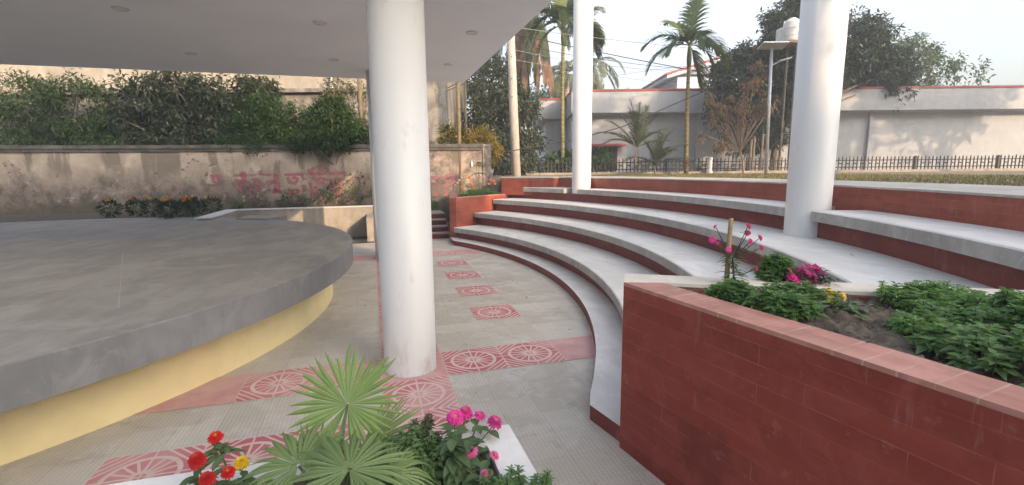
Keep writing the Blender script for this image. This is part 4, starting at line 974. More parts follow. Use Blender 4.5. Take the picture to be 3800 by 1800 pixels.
tree('bush', hp(-5.4, 15.0, .7), [(H(-5.5, 15.0, 3.5), (.75, .6, .3)), (H(-5.1, 15, 3.1), (.8, .6, .35)), (H(-5.6, 14.8, 2.8), (1.15, .5, .3)), (H(-5.4, 15, 3.85), (.5, .4, .2))], 220, 60, .24, .09, .045, M['l_bush'], 'bright green bush nearest the columns above the boundary wall', 43, trunk_r=.05, group=G_B, cat='bush', droop=.2)
tree('bush', hp(-4.9, 15.9, .7), [(H(-5.1, 15.9, 4.2), (.8, .5, .55)), (H(-4.6, 15.8, 3.3), (.5, .5, .8)), (H(-5.6, 15.9, 4.5), (.35, .4, .5))], 60, 26, .25, .11, .04, M['l_mid'], 'straggly bush with thin shoots beside the reddish pole', 44, trunk_r=.05, group=G_B, cat='bush', mat2=M['l_dry'], frac2=.22, limbs=18)
tree('bush', hp(-8.5, 16.0, .7), [(H(-8.5, 16.0, 3.2), (1.1, .6, .8)), (H(-8.8, 15.6, 2.8), (1, .5, .35)), (H(-6.2, 15.9, 2.95), (1.2, .5, .5)), (H(-4.5, 15.6, 2.9), (.7, .5, .4))], 260, 50, .28, .13, .05, M['l_dark'], 'low dark undergrowth bush between the olive tree and bright bushes', 45, trunk_r=.06, group=G_B, cat='bush')
tree('bush', hp(-14.5, 16.2, .7), [(H(-14, 16.2, 4.0), (1.5, .8, 1.2)), (H(-16, 16.4, 3.9), (1.5, .8, 1.3)), (H(-12.8, 16, 3.0), (1.2, .7, .8)), (H(-15, 16, 2.8), (1.8, .7, .7))], 330, 44, .32, .15, .05, M['l_mid'], 'green bush at the far left above the boundary wall', 46, trunk_r=.08, group=G_B, cat='bush')
# croton shrubs
G_C = 'yellow shrubs behind the right end of the boundary wall'
tree('croton_shrub', hp(-.95, 15.9, 1.4), [(H(-.95, 15.9, 2.8), (.48, .35, .36)), (H(-1.25, 15.9, 2.65), (.3, .3, .25)), (H(-.65, 15.85, 2.5), (.3, .3, .35))], 70, 26, .18, .17, .045, M['l_yellow'], 'golden yellow shrub right of the yellow brown pole behind the wall', 47, trunk_r=.03, group=G_C, cat='shrub', droop=.1)
tree('croton_shrub', hp(-1.95, 16.1, 1.4), [(H(-1.95, 16.1, 2.9), (.42, .35, .42)), (H(-1.75, 16.1, 2.55), (.35, .3, .25))], 60, 24, .18, .17, .042, M['l_yellow'], 'yellow green shrub left of the yellow brown pole behind the wall', 48, trunk_r=.03, group=G_C, cat='shrub', droop=.1, mat2=M['l_mid'], frac2=.4)
# leafy plants along the fence
G_F = 'broad leaved plants along the iron fence'
for i, (r, f, s, lb) in enumerate(((1.55, 20.6, .8, 'low leafy plant by the fence right of the utility pole'), (2.25, 20.7, 1.0, 'tall broad leaved plant by the fence left of the middle column'), (3.75, 20.7, .95, 'broad leaved plant by the fence right of the middle column'), (3.0, 20.6, .9, 'broad leaved plant by the fence behind the middle column'))):
    tree('broad_leaved_plant', hp(r, f, 1.63), [(H(r, f, 1.63+.45*s), (.45*s, .4, .38*s)), (H(r+.15, f, 1.63+.8*s), (.3*s, .3, .25*s))], 26, 9, .2, .24*s, .19*s, M['l_bright'], lb, 60+i, trunk_h=.3, trunk_r=.025, group=G_F, cat='plant', droop=.5, limbs=8)
tree('dark_shrub', hp(8.2, 20.4, 1.63), [(H(8.0, 20.4, 1.82), (1.0, .25, .16)), (H(9.4, 20.4, 1.84), (.8, .25, .18))], 30, 18, .15, .1, .045, M['l_dark'], 'low dark shrubs along the foot of the fence under the brown leaved tree', 66, trunk_h=.1, trunk_r=.02, cat='shrub', limbs=6)
mb = MB()
tube(mb, bez(hp(9.3, 19.35, 1.6), hp(9.25, 19.4, 3.0), hp(8.75, 19.4, 4.4), 8), list(np.linspace(.06, .02, 8)), 7)
for k, r in enumerate((10.05, 10.22, 10.62)):
    mb2 = MB(); tube(mb2, [hp(r, 20.6+.1*k, 1.62), hp(r+.02, 20.6+.1*k, 3.05+.1*k)], [.06, .055], 8)
    tag(mb2.build('timber_post', M['bark']), ('short grey post just left of the street light', 'short grey post touching the street light pole', 'short dark post right of the street light')[k], 'post', 'short posts behind the fence')

# ------------------------------------------------------------------ street light and tank
sl = thing('street_light', tuple(hp(9.52, 18.2, 1.63)), 'solar street light on a slim grey pole with flat panel on top', 'street light')
mb = MB(); tube(mb, [hp(9.52, 18.2, 1.6), hp(9.42, 18.2, 6.12)], [.06, .05], 14); mb.build('pole', M['galv'], sl, True)
def slab(mb, c, ax, ay, sx, sy, t):
    ax = nrm(ax); ay = nrm(ay-ax*(ay@ax)); az = np.cross(ax, ay); c = np.asarray(c)
    vs = [c+ax*sx/2*i+ay*sy/2*j+az*t/2*k for i in (-1, 1) for j in (-1, 1) for k in (-1, 1)]
    mb.add(vs, [(0, 1, 3, 2), (4, 6, 7, 5), (0, 4, 5, 1), (2, 3, 7, 6), (0, 2, 6, 4), (1, 5, 7, 3)])
mb = MB(); slab(mb, hp(9.46, 18.2, 6.20), HR+V(0, 0, .0), HF+V(0, 0, -.28), .92, .50, .035); pn = mb.build('panel', M['galv'], sl)
mb = MB(); slab(mb, hp(9.46, 18.2, 6.222), HR, HF+V(0, 0, -.28), .87, .46, .012); mb.build('cells', M['panel'], pn)
mb = MB(); tube(mb, [hp(9.43, 18.2, 5.5), hp(9.75, 18.15, 5.66)], .022, 8); mb.build('arm', M['galv'], sl)
mb = MB(); slab(mb, hp(9.87, 18.1, 5.70), HR+V(0, 0, .25), HF, .42, .2, .05); mb.build('lamp_head', M['galv'], sl)
tk = thing('water_tank_tower', tuple(hp(12.2, 21.5, 1.6)), 'brown platform on posts in front of the huge dark tree carrying the tanks', 'tower')
mb = MB()
hbox(mb, 11.42, 13.2, 21.0, 22.0, 6.98, 7.08); mb.build('platform', M['bark_red'], tk)
mb = MB()
for r, f in ((12.0, 21.15), (13.1, 21.15), (12.0, 21.85), (13.1, 21.85)): tube(mb, [hp(r, f, 1.6), hp(r, f, 6.96)], .05, 8)
mb.build('posts', M['bark'], tk)
def tank(r, f, z, s, label):
    t = thing('water_tank', tuple(hp(r, f, z)), label, 'water tank', 'white plastic water tanks')
    mb = MB(); lathe(mb, hp(r, f, z), [(.40*s, 0), (.43*s, .04*s), (.43*s, .3*s), (.445*s, .32*s), (.445*s, .36*s), (.43*s, .38*s), (.43*s, .68*s), (.445*s, .7*s), (.445*s, .74*s), (.43*s, .76*s), (.43*s, 1.05*s), (.3*s, 1.17*s), (.17*s, 1.2*s)], 28); mb.build('tank_body', M['pale_plastic'], t, False)
    mb = MB(); lathe(mb, hp(r, f, z+1.2*s), [(.19*s, 0), (.19*s, .06*s), (.05*s, .09*s)], 20); mb.build('lid', M['pale_plastic'], t)
    mb = MB(); tube(mb, [hp(r-.46*s, f-.05, z+.05*s), hp(r-.47*s, f-.05, z+1.1*s)], .02, 6); mb.build('pipe', M['pale_plastic'], t)
tank(11.62, 21.7, 7.08, .52, 'smaller white water tank left of the larger one on the platform'); tank(11.86, 21.4, 7.08, .76, 'larger stained white water tank on the platform beside the right tall column')

# ------------------------------------------------------------------ overhead cables
def cable(pts, rad, label, m='cable', n=14):
    mb = MB(); pts = [np.asarray(p, float) for p in pts]; out = []
    for i in range(len(pts)-1):
        for t in np.linspace(0, 1, n, endpoint=False): 
            q = pts[i]+(pts[i+1]-pts[i])*t
            out.append(q)
    out.append(pts[-1]); out = np.array(out)
    for _ in range(6): out[1:-1] = (out[:-2]+2*out[1:-1]+out[2:])/4
    tube(mb, out, rad, 5); tag(mb.build('overhead_cable', M[m]), label, 'cable', 'overhead cables')
def cp_(u, v, t):                                                    # bearing (u, v) at range t -> world
    d = rt2*((u-1288.2)/1212.9)+dn2*((v-610.1)/1212.9)+fw; q = CAM+d*t; return V(q.x, q.y, q.z)
# end points given as bearing and range, each cable hangs at its own distance
cable([cp_(250, 372, 15.6), cp_(475, 390, 15.4), cp_(600, 402, 15.3), cp_(720, 409, 15.2), cp_(935, 411, 15.1), cp_(1085, 405, 15.1), cp_(1240, 388, 15.6), cp_(1440, 352, 16.5), cp_(1565, 320, 17), cp_(1735, 245, 17.5), cp_(1900, 175, 18), cp_(2010, 138, 18.5), cp_(2200, 60, 19)], .017, 'long dark cable sagging along the boundary wall and climbing right past the house')
cable([cp_(1080, 246, 16.9), cp_(1160, 214, 16.9), cp_(1292, 160, 16.9)], .013, 'lower dark cable from the old building to the utility pole')
cable([cp_(1080, 243, 16.95), cp_(1165, 203, 16.95), cp_(1290, 140, 16.95)], .013, 'upper dark cable from the old building to the utility pole')
cable([cp_(1292, 68, 16.9), cp_(1450, 90, 19), cp_(1740, 122, 22), cp_(1990, 137, 24), cp_(2300, 150, 27)], .012, 'topmost pale cable running right from the utility pole across the sky', 'pale_cable')
cable([cp_(1292, 85, 16.9), cp_(1450, 120, 18), cp_(1600, 150, 19), cp_(1780, 184, 20), cp_(1990, 215, 21)], .017, 'thick dark cable sloping down to the right through the ringed palm')
cable([cp_(1292, 110, 16.9), cp_(1450, 141, 19), cp_(1620, 164, 21), cp_(1900, 190, 24)], .011, 'thin dark cable below the thick sloping one', 'cable')
cable([cp_(1292, 125, 16.9), cp_(1450, 158, 20), cp_(1640, 176, 22), cp_(1900, 182, 25)], .010, 'thin pale cable nearly level above the house parapet', 'pale_cable')
cable([cp_(1292, 150, 16.9), cp_(1450, 178, 22), cp_(1600, 200, 25), cp_(1720, 214, 28)], .011, 'lowest thin cable ending at the gabled building', 'pale_cable')
cable([cp_(1540, 192, 25), cp_(1640, 176, 23.5), cp_(1735, 166, 22)], .009, 'short faint cable crossing the others left of the ringed palm', 'pale_cable')

# ------------------------------------------------------------------ foreground plants
def fan(mb, hub, nrm_, axis, L, nseg=32, spread=158, fuse=.52, droop=.10, ridge=.30, seed=0, cup=0., keep=None):
    g = np.random.default_rng(seed); hub = np.asarray(hub, float); n = nrm(nrm_); a = nrm(np.asarray(axis, float)-n*(np.asarray(axis, float)@n)); b = np.cross(n, a)
    dphi = R(spread)*2/nseg; S = [.03, .25, fuse, .62, .72, .84, .94, 1.0]
    for k in range(nseg):
        phi = -R(spread)+dphi*(k+.5)
        if keep and not (keep[0] <= math.degrees(phi) <= keep[1]): continue
        Lk = L*(.80+.20*math.cos(phi*.55))*g.uniform(.86, 1.06); fk = fuse*g.uniform(.80, 1.15); phi2 = phi+g.normal(0, .028)
        d = a*math.cos(phi2)+b*math.sin(phi2); s = -a*math.sin(phi2)+b*math.cos(phi2); dk = droop*g.uniform(.5, 1.6)
        vs = []; bend = g.normal(0, .05); kink = g.uniform(.72, .95) if g.random() < .22 else 2
        for q in S:
            if q <= fk: hw = q*Lk*math.tan(dphi/2)
            else: hw = fk*Lk*math.tan(dphi/2)*(1-((q-fk)/(1-fk))**1.7)
            dd = max(0, q-.4); kk = max(0, q-kink)
            ctr = hub+d*(q-kk*.5)*Lk+s*bend*dd*dd*Lk*2+n*(cup*q*q*L-kk*Lk*.5)+V(0, 0, -dk*dd*dd*Lk*2.4-kk*Lk*.35)
            rise = n*hw*ridge*2
            vs += [ctr-s*hw-rise*.5, ctr+rise*.5, ctr+s*hw-rise*.5]
        fs = []; uv = []
        for j in range(len(S)-1):
            for c in (0, 1):
                fs.append((3*j+c, 3*j+c+1, 3*j+c+4, 3*j+c+3)); uv.append([(float(c), S[j]), (float(1-c), S[j]), (float(1-c), S[j+1]), (float(c), S[j+1])])
        mb.add(vs, fs, uv)
fp = thing('fan_palm', (-.82, -2.35, .45), 'young fan palm with pleated green leaves in the white rimmed planter', 'palm')
view = lambda p: nrm(V(CAM.x, CAM.y, CAM.z)-np.asarray(p))
rx = HR
FANS = [  # hub, normal, axis, length, options, material
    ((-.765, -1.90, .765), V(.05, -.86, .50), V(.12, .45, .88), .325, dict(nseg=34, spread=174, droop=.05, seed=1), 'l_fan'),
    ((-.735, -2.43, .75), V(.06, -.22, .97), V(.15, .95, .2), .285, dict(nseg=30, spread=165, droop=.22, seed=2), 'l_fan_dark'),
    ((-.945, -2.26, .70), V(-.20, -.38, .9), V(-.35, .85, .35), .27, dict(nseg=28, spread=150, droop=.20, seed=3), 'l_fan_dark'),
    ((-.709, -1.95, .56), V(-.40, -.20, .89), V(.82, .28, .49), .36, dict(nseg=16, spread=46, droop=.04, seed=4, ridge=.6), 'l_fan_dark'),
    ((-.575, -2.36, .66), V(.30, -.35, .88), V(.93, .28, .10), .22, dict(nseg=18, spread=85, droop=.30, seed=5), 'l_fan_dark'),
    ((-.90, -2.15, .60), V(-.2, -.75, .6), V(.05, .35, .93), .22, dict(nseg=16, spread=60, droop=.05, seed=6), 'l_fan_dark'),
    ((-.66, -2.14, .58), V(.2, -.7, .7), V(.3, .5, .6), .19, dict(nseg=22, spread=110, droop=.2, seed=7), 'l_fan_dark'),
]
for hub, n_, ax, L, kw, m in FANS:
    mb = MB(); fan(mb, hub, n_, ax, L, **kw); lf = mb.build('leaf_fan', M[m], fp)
    mb = MB(); h = V(*hub); tube(mb, bez(V(-.82, -2.35, .45), (V(-.82, -2.35, .45)+h)/2+V(0, 0, .06), h-nrm(n_)*.006, 7), list(np.linspace(.010, .006, 7)), 6); mb.build('petiole', M['stem'], lf)

def petal(mb, base, d, up, L, W, curl=.15, n=4):
    d = nrm(d); s = nrm(np.cross(d, up)); u = np.cross(s, d); vs = []
    prof = [.35, .85, 1.0, .72, .0] if n == 4 else [.4, 1, .6, 0]
    for j in range(n+1):
        q = j/n; c = base+d*L*q+u*(curl*L*(q-.9*q*q*1.6)); w_ = W*prof[j]/2
        vs += [c-s*w_+u*w_*.25, c+s*w_+u*w_*.25]
    mb.add(vs, [(2*j, 2*j+1, 2*j+3, 2*j+2) for j in range(n)])
def bloom(parent, c, axis, rad, rows, mat, cmat='centre', dome=.5, npet=15, cr=.25, wk=.40, seed=0, name='flower_head'):
    g = np.random.default_rng(seed); c = np.asarray(c, float); ax = nrm(axis); e1 = nrm(np.cross(ax, V(.3, .9, .2))); e2 = np.cross(ax, e1); mb = MB()
    for r in range(rows):
        f = r/max(1, rows-1) if rows > 1 else 0
        tilt = -.25*dome*2+f*(.5+.75*dome)
        base = c+ax*(rad*dome*.55*f-rad*.05); L = rad*(1-.42*f)*(1 if rows > 1 else 1); k = max(7, int(npet*(1-.35*f)))
        for q in range(k):
            a = 2*math.pi*(q+.5*(r % 2)+g.uniform(-.15, .15))/k; d = e1*math.cos(a)+e2*math.sin(a)
            dd = d*math.cos(tilt)+ax*math.sin(tilt)
            petal(mb, base+d*rad*.12, dd+g.normal(0, .05, 3), ax, (L-rad*.12)*g.uniform(.92, 1.06), rad*wk*(1-.25*f), .12)
    h = mb.build(name, M[mat], parent)
    mb = MB(); top = c+ax*rad*(dome*.62+.02); pr = []
    for q in range(26):
        a = q*2.4; rr = rad*cr*math.sqrt(q/26); p = top+e1*rr*math.cos(a)+e2*rr*math.sin(a)-ax*rad*.04*(rr/(rad*cr+1e-6))
        tube(mb, [p-ax*rad*.10, p+ax*rad*.05], [rad*.04, rad*.025], 5)
    tube(mb, [top-ax*rad*.25, top-ax*rad*.03], [rad*cr*.9, rad*cr*.9], 10)
    mb.build('flower_centre', M[cmat], h)
    return h
def ovate(mb, base, d, up, L, W, droop=.3, fold=.12, n=5):
    d = nrm(d); base = np.asarray(base, float); prof = [.15, .72, 1.0, .85, .5, .0]; vs = []; p = base.copy(); e = d
    for j in range(n+1):
        s = nrm(np.cross(e, up)); u = np.cross(s, e); w_ = W*prof[j]/2
        vs += [p-s*w_+u*w_*fold*2, p, p+s*w_+u*w_*fold*2]; e = nrm(e+V(0, 0, -droop/n)); p = p+e*L/n
    mb.add(vs, [q for j in range(n) for q in ((3*j, 3*j+1, 3*j+4, 3*j+3), (3*j+1, 3*j+2, 3*j+5, 3*j+4))])
def zinnia_plant(name, base, label, heads, leafn, leafL, seed, mat, group=None, cat='flower', lm='l_zin'):
    g = np.random.default_rng(seed); o = thing(name, tuple(base), label, cat, group); base = V(*base); ms = MB(); ml = MB()
    for i, (c, ax, rad, rows, dome, pm, cm, cr) in enumerate(heads):
        rad *= 1.15 if name == 'pink_zinnia' else 1.0
        c = V(*c); ax = nrm(V(*ax)); mid = (base+c)/2+V(g.normal(0, .015), g.normal(0, .015), .03); st_ = base+V(g.normal(0, .02), g.normal(0, .02), 0)
        pts = bez(st_, V(mid[0]+(c[0]-mid[0])*.6, mid[1]+(c[1]-mid[1])*.6, mid[2]), c-ax*rad*.2, 8); tube(ms, pts, list(np.linspace(.005, .0035, 8)), 6)
        tube(ms, [c-ax*rad*.42, c-ax*rad*.1], [rad*.12, rad*.3], 8)
        bloom(o, c, ax, rad, rows, pm, cm, dome, seed=seed*10+i, cr=cr)
        for q in (.35, .55, .75):
            p = pts[int(q*7)]; a = g.uniform(0, 360)
            for w_ in (0, 180):
                if g.random() < leafn: ovate(ml, p, V(math.cos(R(a+w_)), math.sin(R(a+w_)), .35), V(0, 0, 1), leafL*g.uniform(.7, 1.1)*(1.15-q*.5), leafL*.5*(1.15-q*.5), .5+g.uniform(0, .5))
    ms.build('stems', M['stem'], o); ml.build('leaves', M[lm], o); return o
def P_(u, v, t): return tuple(cp_(u, v, t))
# scarlet and yellow zinnias at the left
zl = lambda x, y: ((690+x*.2049)/1.47516, (1550+y*.2049)/1.47516)
upv = (.0, -.25, 1)
def solo(name, px, t, ax, rad, rows, dome, pm, cm, cr, lb, sd_, grp=None):
    c = P_(*zl(*px), t); zinnia_plant(name, (c[0]+.015, c[1]-.01, .45), lb, [(c, ax, rad, rows, dome, pm, cm, cr)], 1, .085, sd_, pm, grp); return V(*c)
SOLO = [solo('red_zinnia', (535, 345), 2.40, (.05, -.3, 1), .042, 5, .45, 'p_red', 'centre', .2, 'scarlet zinnia with a single tall bloom leaning over the white rim', 11, 'red zinnias'),
        solo('red_zinnia', (205, 770), 2.13, (.0, -.45, .9), .044, 8, .95, 'p_red', 'centre_red', .14, 'scarlet zinnia with the largest globe shaped bloom at the left', 12, 'red zinnias'),
        solo('red_zinnia', (385, 1110), 1.98, (.0, -.4, .9), .039, 8, .9, 'p_red', 'centre_red', .14, 'scarlet zinnia with globe bloom lowest in the front corner', 13, 'red zinnias'),
        solo('red_zinnia', (765, 985), 2.05, (.05, -.4, .9), .034, 6, .65, 'p_red', 'centre', .18, 'scarlet zinnia with smaller bloom just below the yellow one', 14, 'red zinnias'),
        solo('yellow_zinnia', (1005, 810), 2.15, (.05, -.3, 1), .038, 6, .6, 'p_yellow', 'centre', .22, 'yellow zinnia bloom against the white planter rim', 15)]
zp = lambda x, y: ((1400+x*.2717)/1.47516, (1470+y*.2717)/1.47516)
zinnia_plant('pink_zinnia', (-.30, -2.22, .45), 'bushy pink zinnia with magenta blooms at the right of the white rimmed planter',
    [(P_(*zp(1065, 290), 2.55), (-.05, -.65, .8), .046, 6, .6, 'p_pink', 'centre', .32), (P_(*zp(1205, 225), 2.65), (.0, -.15, 1), .044, 6, .7, 'p_pink', 'centre', .28), (P_(*zp(1405, 255), 2.62), (.12, -.3, 1), .035, 2, .25, 'p_pink', 'centre', .33),
     (P_(*zp(1612, 350), 2.58), (.35, -.35, .9), .042, 5, .55, 'p_pink', 'centre', .3), (P_(*zp(1280, 748), 2.27), (.0, -.75, .65), .034, 2, .2, 'p_lpink', 'centre_red', .34), (P_(*zp(1610, 800), 2.33), (.45, -.4, .8), .025, 2, .3, 'p_lpink', 'centre', .35),
     (P_(*zp(985, 640), 2.35), (-.7, -.3, .5), .014, 3, .7, 'p_pink', 'centre', .2), (P_(*zp(1468, 1070), 2.2), (.3, -.8, .3), .022, 3, .4, 'p_lpink', 'centre', .35)], 1, .125, 16, 'p_pink')
def leaf_cluster(parent, centre, rads, n, L, W, mat, seed, name='leaves'):
    g = np.random.default_rng(seed); mb = MB()
    for k in range(n):
        d = nrm(g.normal(0, 1, 3)); p = V(*centre)+d*np.array(rads)*g.uniform(.2, .95); a = g.uniform(0, 360)
        ovate(mb, p, V(math.cos(R(a)), math.sin(R(a)), g.uniform(-.2, .6))+V(0, -.25, 0), V(0, 0, 1), L*g.uniform(.7, 1.15), L*W*g.uniform(.8, 1.1), g.uniform(.3, 1.0))
    mb.build(name, mat, parent)
pz = bpy.data.objects['pink_zinnia']
leaf_cluster(pz, (-.285, -2.18, .635), (.11, .08, .085), 26, .085, .55, M['l_zin'], 3); leaf_cluster(pz, (-.28, -2.22, .56), (.10, .06, .09), 18, .10, .5, M['l_zin'], 4)
for nm, c, k in zip(('red_zinnia', 'red_zinnia.001', 'red_zinnia.002', 'red_zinnia.003', 'yellow_zinnia'), SOLO, range(5)):
    leaf_cluster(bpy.data.objects[nm], (c[0]+.01, c[1]+.0, .45+(c[2]-.45)*.45), (.055, .05, (c[2]-.45)*.3), 11, .10, .42, M['l_zin'], 20+k)

def sprigs(name, pts, label, hmin, hmax, leafL, leafW, per, mat, seed, cat='plant', group=None, z=None, stem='stem_dark', tiers=3, spread=.42):
    """small shoots, each a short stem with whorls of leaves"""
    g = np.random.default_rng(seed); o = thing(name, tuple(pts[0]), label, cat, group); ms = MB(); P = []; D = []; U = []; S = []
    for p in pts:
        p = V(*p); h = g.uniform(hmin, hmax); lean = V(g.normal(0, .3), g.normal(0, .3), 1); ax = nrm(lean); tip = p+ax*h
        tube(ms, [p-V(0, 0, .03), tip], [.004, .0025], 4)
        for t in range(tiers):
            q = tip-ax*h*.62*t/tiers; m = per-(1 if t == 0 else 0)
            for k in range(m):
                a = 2*math.pi*(k+.5*t)/m+g.uniform(-.3, .3); d = V(math.cos(a), math.sin(a), spread-.25*t+g.normal(0, .15)); P.append(q); D.append(d); U.append(V(0, 0, 1)+g.normal(0, .2, 3)); S.append(g.uniform(.7, 1.15)*(.75+.25*t))
    S = np.array(S); leaves('leaves', np.array(P), np.array(D), np.array(U), leafL*S, leafW*S, mat, o, .2); tag(ms.build('stems', M[stem], o), kind='stuff'); return o
def scatter(poly_c, rx_, ry_, n, zf, seed, ang=0):
    g = np.random.default_rng(seed); out = []
    for k in range(n):
        a = g.uniform(0, 6.283); r = math.sqrt(g.random()); x, y = rx_*r*math.cos(a), ry_*r*math.sin(a)
        out.append((poly_c[0]+x*math.cos(ang)-y*math.sin(ang), poly_c[1]+x*math.sin(ang)+y*math.cos(ang), zf(x/rx_, y/ry_)))
    return out
mound = lambda z0, h: (lambda x, y: z0+h*max(0, 1-x*x-y*y))
sprigs('leafy_ground_cover', scatter((-.50, -2.13, 0), .19, .13, 150, mound(.46, .13), 1), 'dark green small leaved ground cover between fan palm and pink zinnia', .03, .11, .042, .022, 6, M['l_cover'], 51)
sprigs('leafy_ground_cover', scatter((-.40, -2.03, 0), .07, .05, 26, mound(.52, .08), 2), 'reddish tipped sprigs rising behind the dark ground cover', .06, .14, .035, .015, 6, M['l_olive'], 52)
sprigs('succulent_sprigs', scatter((-.06, -2.42, 0), .13, .05, 24, mound(.44, .0), 3), 'row of upright green sprigs at the bottom corner of the white rim', .08, .15, .038, .015, 6, M['l_cover2'], 53, tiers=5)
sprigs('seedling', scatter((-.42, -2.42, 0), .05, .05, 12, mound(.45, .0), 4), 'small light green seedling in the bare soil left of the pink zinnia', .03, .07, .04, .018, 6, M['l_cover2'], 54)
o = thing('orange_marigold', (-.56, -2.5, .45), 'tiny orange marigold low beside the fan palm', 'flower'); bloom(o, P_(*zp(540, 1165), 2.30), (0, -.4, .9), .026, 5, 'p_orange', 'centre', .6)
mb = MB(); tube(mb, [V(-.56, -2.5, .44), V(*P_(*zp(540, 1165), 2.30))], .004, 5); mb.build('stem', M['stem'], o)
o = thing('orange_marigold', (-.80, -2.15, .45), 'orange yellow bloom half hidden behind the tallest palm leaf', 'flower'); bloom(o, (-.80, -2.06, .60), (0, -.5, .8), .028, 5, 'p_orange', 'centre', .6)
mb = MB(); tube(mb, [V(-.80, -2.12, .44), V(-.80, -2.06, .59)], .004, 5); mb.build('stem', M['stem'], o)
sprigs('leafy_ground_cover', scatter((-2.6, -2.5, 0), .7, .35, 160, mound(.45, .1), 9), 'green ground cover filling the left end of the white rimmed planter', .05, .12, .045, .02, 6, M['l_cover'], 55)

# plants in the large tiled planter
ZS = 1.125
mb = MB(); tube(mb, [V(1.55, -1.76, ZS-.05), V(1.565, -1.745, ZS+.24), V(1.575, -1.74, 1.585)], [.017, .015, .014], 10)
tag(mb.build('bamboo_stake', M['bamboo'], None, True), 'short bamboo stake supporting the pink aster in the tiled planter', 'stake')
as_ = thing('pink_aster', (1.60, -1.775, ZS), 'tall pink aster with scattered blooms tied beside the bamboo stake', 'flower')
zq = lambda x, y: ((2560+x*340/1296)/1.47516, (780+y*320/1220)/1.47516)
dA = (V(1.6, -1.77, 1.3)-V(CAM.x, CAM.y, CAM.z))@V(fw.x, fw.y, fw.z)
g = np.random.default_rng(9); ms = MB(); ml = MB()
stem_top = V(*cp_(*zq(600, 640), dA)); root = V(1.60, -1.775, ZS-.03); tube(ms, bez(root, (root+stem_top)/2+V(.01, 0, 0), stem_top, 7), list(np.linspace(.0075, .004, 7)), 6)
hd = [((358, 235), .026, (-.55, .6, .4)), ((322, 420), .028, (-.35, -.85, .25)), ((400, 465), .017, (.3, .8, .2)), ((557, 562), .024, (-.05, -.95, .3)), ((835, 225), .027, (.85, -.3, .3)), ((818, 320), .024, (.6, .5, .3)), ((862, 440), .029, (.5, -.75, .3)), ((1000, 390), .026, (.9, -.3, .35)), ((1018, 530), .025, (.9, -.3, .2)), ((945, 825), .024, (.9, -.35, .2))]
for i, (p, r, ax) in enumerate(hd):
    c = V(*cp_(*zq(*p), dA+g.uniform(-.04, .04))); ax = nrm(V(*ax)); t0 = .95 if p[1] < 600 else .45
    s0 = root+(stem_top-root)*(t0 if i < 9 else .5); pts = bez(s0, (s0+c)/2+V(0, 0, -.02), c-ax*r*.3, 6); tube(ms, pts, list(np.linspace(.004, .0022, 6)), 5)
    bloom(as_, c, ax, r, 3, 'p_pink', 'centre', .25, 20, .38, .26, seed=90+i)
    for q in (1, 2, 3, 4):
        for w_ in range(2): a = g.uniform(0, 360); ovate(ml, pts[q], V(math.cos(R(a)), math.sin(R(a)), .4), V(0, 0, 1), .04*g.uniform(.6, 1.2), .011, .3)
for k in range(75):
    q = g.uniform(.1, 1); p = root+(stem_top-root)*q; a = g.uniform(0, 360); ovate(ml, p, V(math.cos(R(a)), math.sin(R(a)), .25), V(0, 0, 1), .10*g.uniform(.5, 1.2), .024, .6)
ms.build('stems', M['stem_dark'], as_); ml.build('leaves', M['l_zin'], as_)
G_G = 'ground cover clumps in the tiled planter'
sprigs('leafy_ground_cover', scatter((1.42, -1.99, 0), .15, .08, 95, mound(1.12, .05), 21, R(-62)), 'bright green ground cover nearest the stake, spilling over the pink coping', .02, .08, .044, .026, 6, M['l_cover2'], 61, group=G_G)
sprigs('leafy_ground_cover', scatter((1.45, -2.27, 0), .18, .09, 110, mound(1.12, .06), 22, R(-70)), 'bright green ground cover in the middle of the pink coping edge', .02, .09, .046, .028, 6, M['l_cover2'], 62, group=G_G)
sprigs('leafy_ground_cover', scatter((1.98, -1.72, 0), .13, .11, 95, mound(1.12, .14), 23), 'rounded green clump in front of the cream back coping left of the magenta flowers', .03, .08, .048, .028, 6, M['l_cover2'], 63, group=G_G)
sprigs('leafy_ground_cover', scatter((1.76, -2.10, 0), .20, .12, 95, mound(1.11, .03), 24, R(-40)), 'darker green ground cover below the magenta flowers', .02, .10, .046, .026, 6, M['l_cover'], 64, group=G_G)
sprigs('leafy_ground_cover', scatter((2.5, -2.9, 0), .55, .35, 170, mound(1.11, .10), 25, R(-50)), 'broad green ground cover filling the wide end of the tiled planter', .03, .11, .055, .03, 6, M['l_cover2'], 65, group=G_G)
sprigs('leafy_ground_cover', scatter((1.75, -3.2, 0), .22, .4, 100, mound(1.11, .08), 26), 'green ground cover along the near end of the pink coping', .03, .11, .055, .03, 6, M['l_cover'], 66, group=G_G)
sprigs('leafy_ground_cover', scatter((2.35, -2.42, 0), .25, .22, 100, mound(1.11, .08), 27, R(-40)), 'green ground cover between the yellow chrysanthemum and the cream back coping', .04, .09, .042, .02, 6, M['l_cover2'], 67, group=G_G)
ph = thing('magenta_phlox', (2.13, -1.93, ZS), 'mound of deep magenta phlox flowers over dark leaves in the tiled planter', 'flower')
leaf_cluster(ph, (2.12, -1.92, 1.19), (.13, .11, .09), 120, .055, .35, M['l_marigold'], 31)
g = np.random.default_rng(12)
zr = lambda x, y: ((2700+x*410/1667)/1.47516, (1000+y*300/1220)/1.47516)
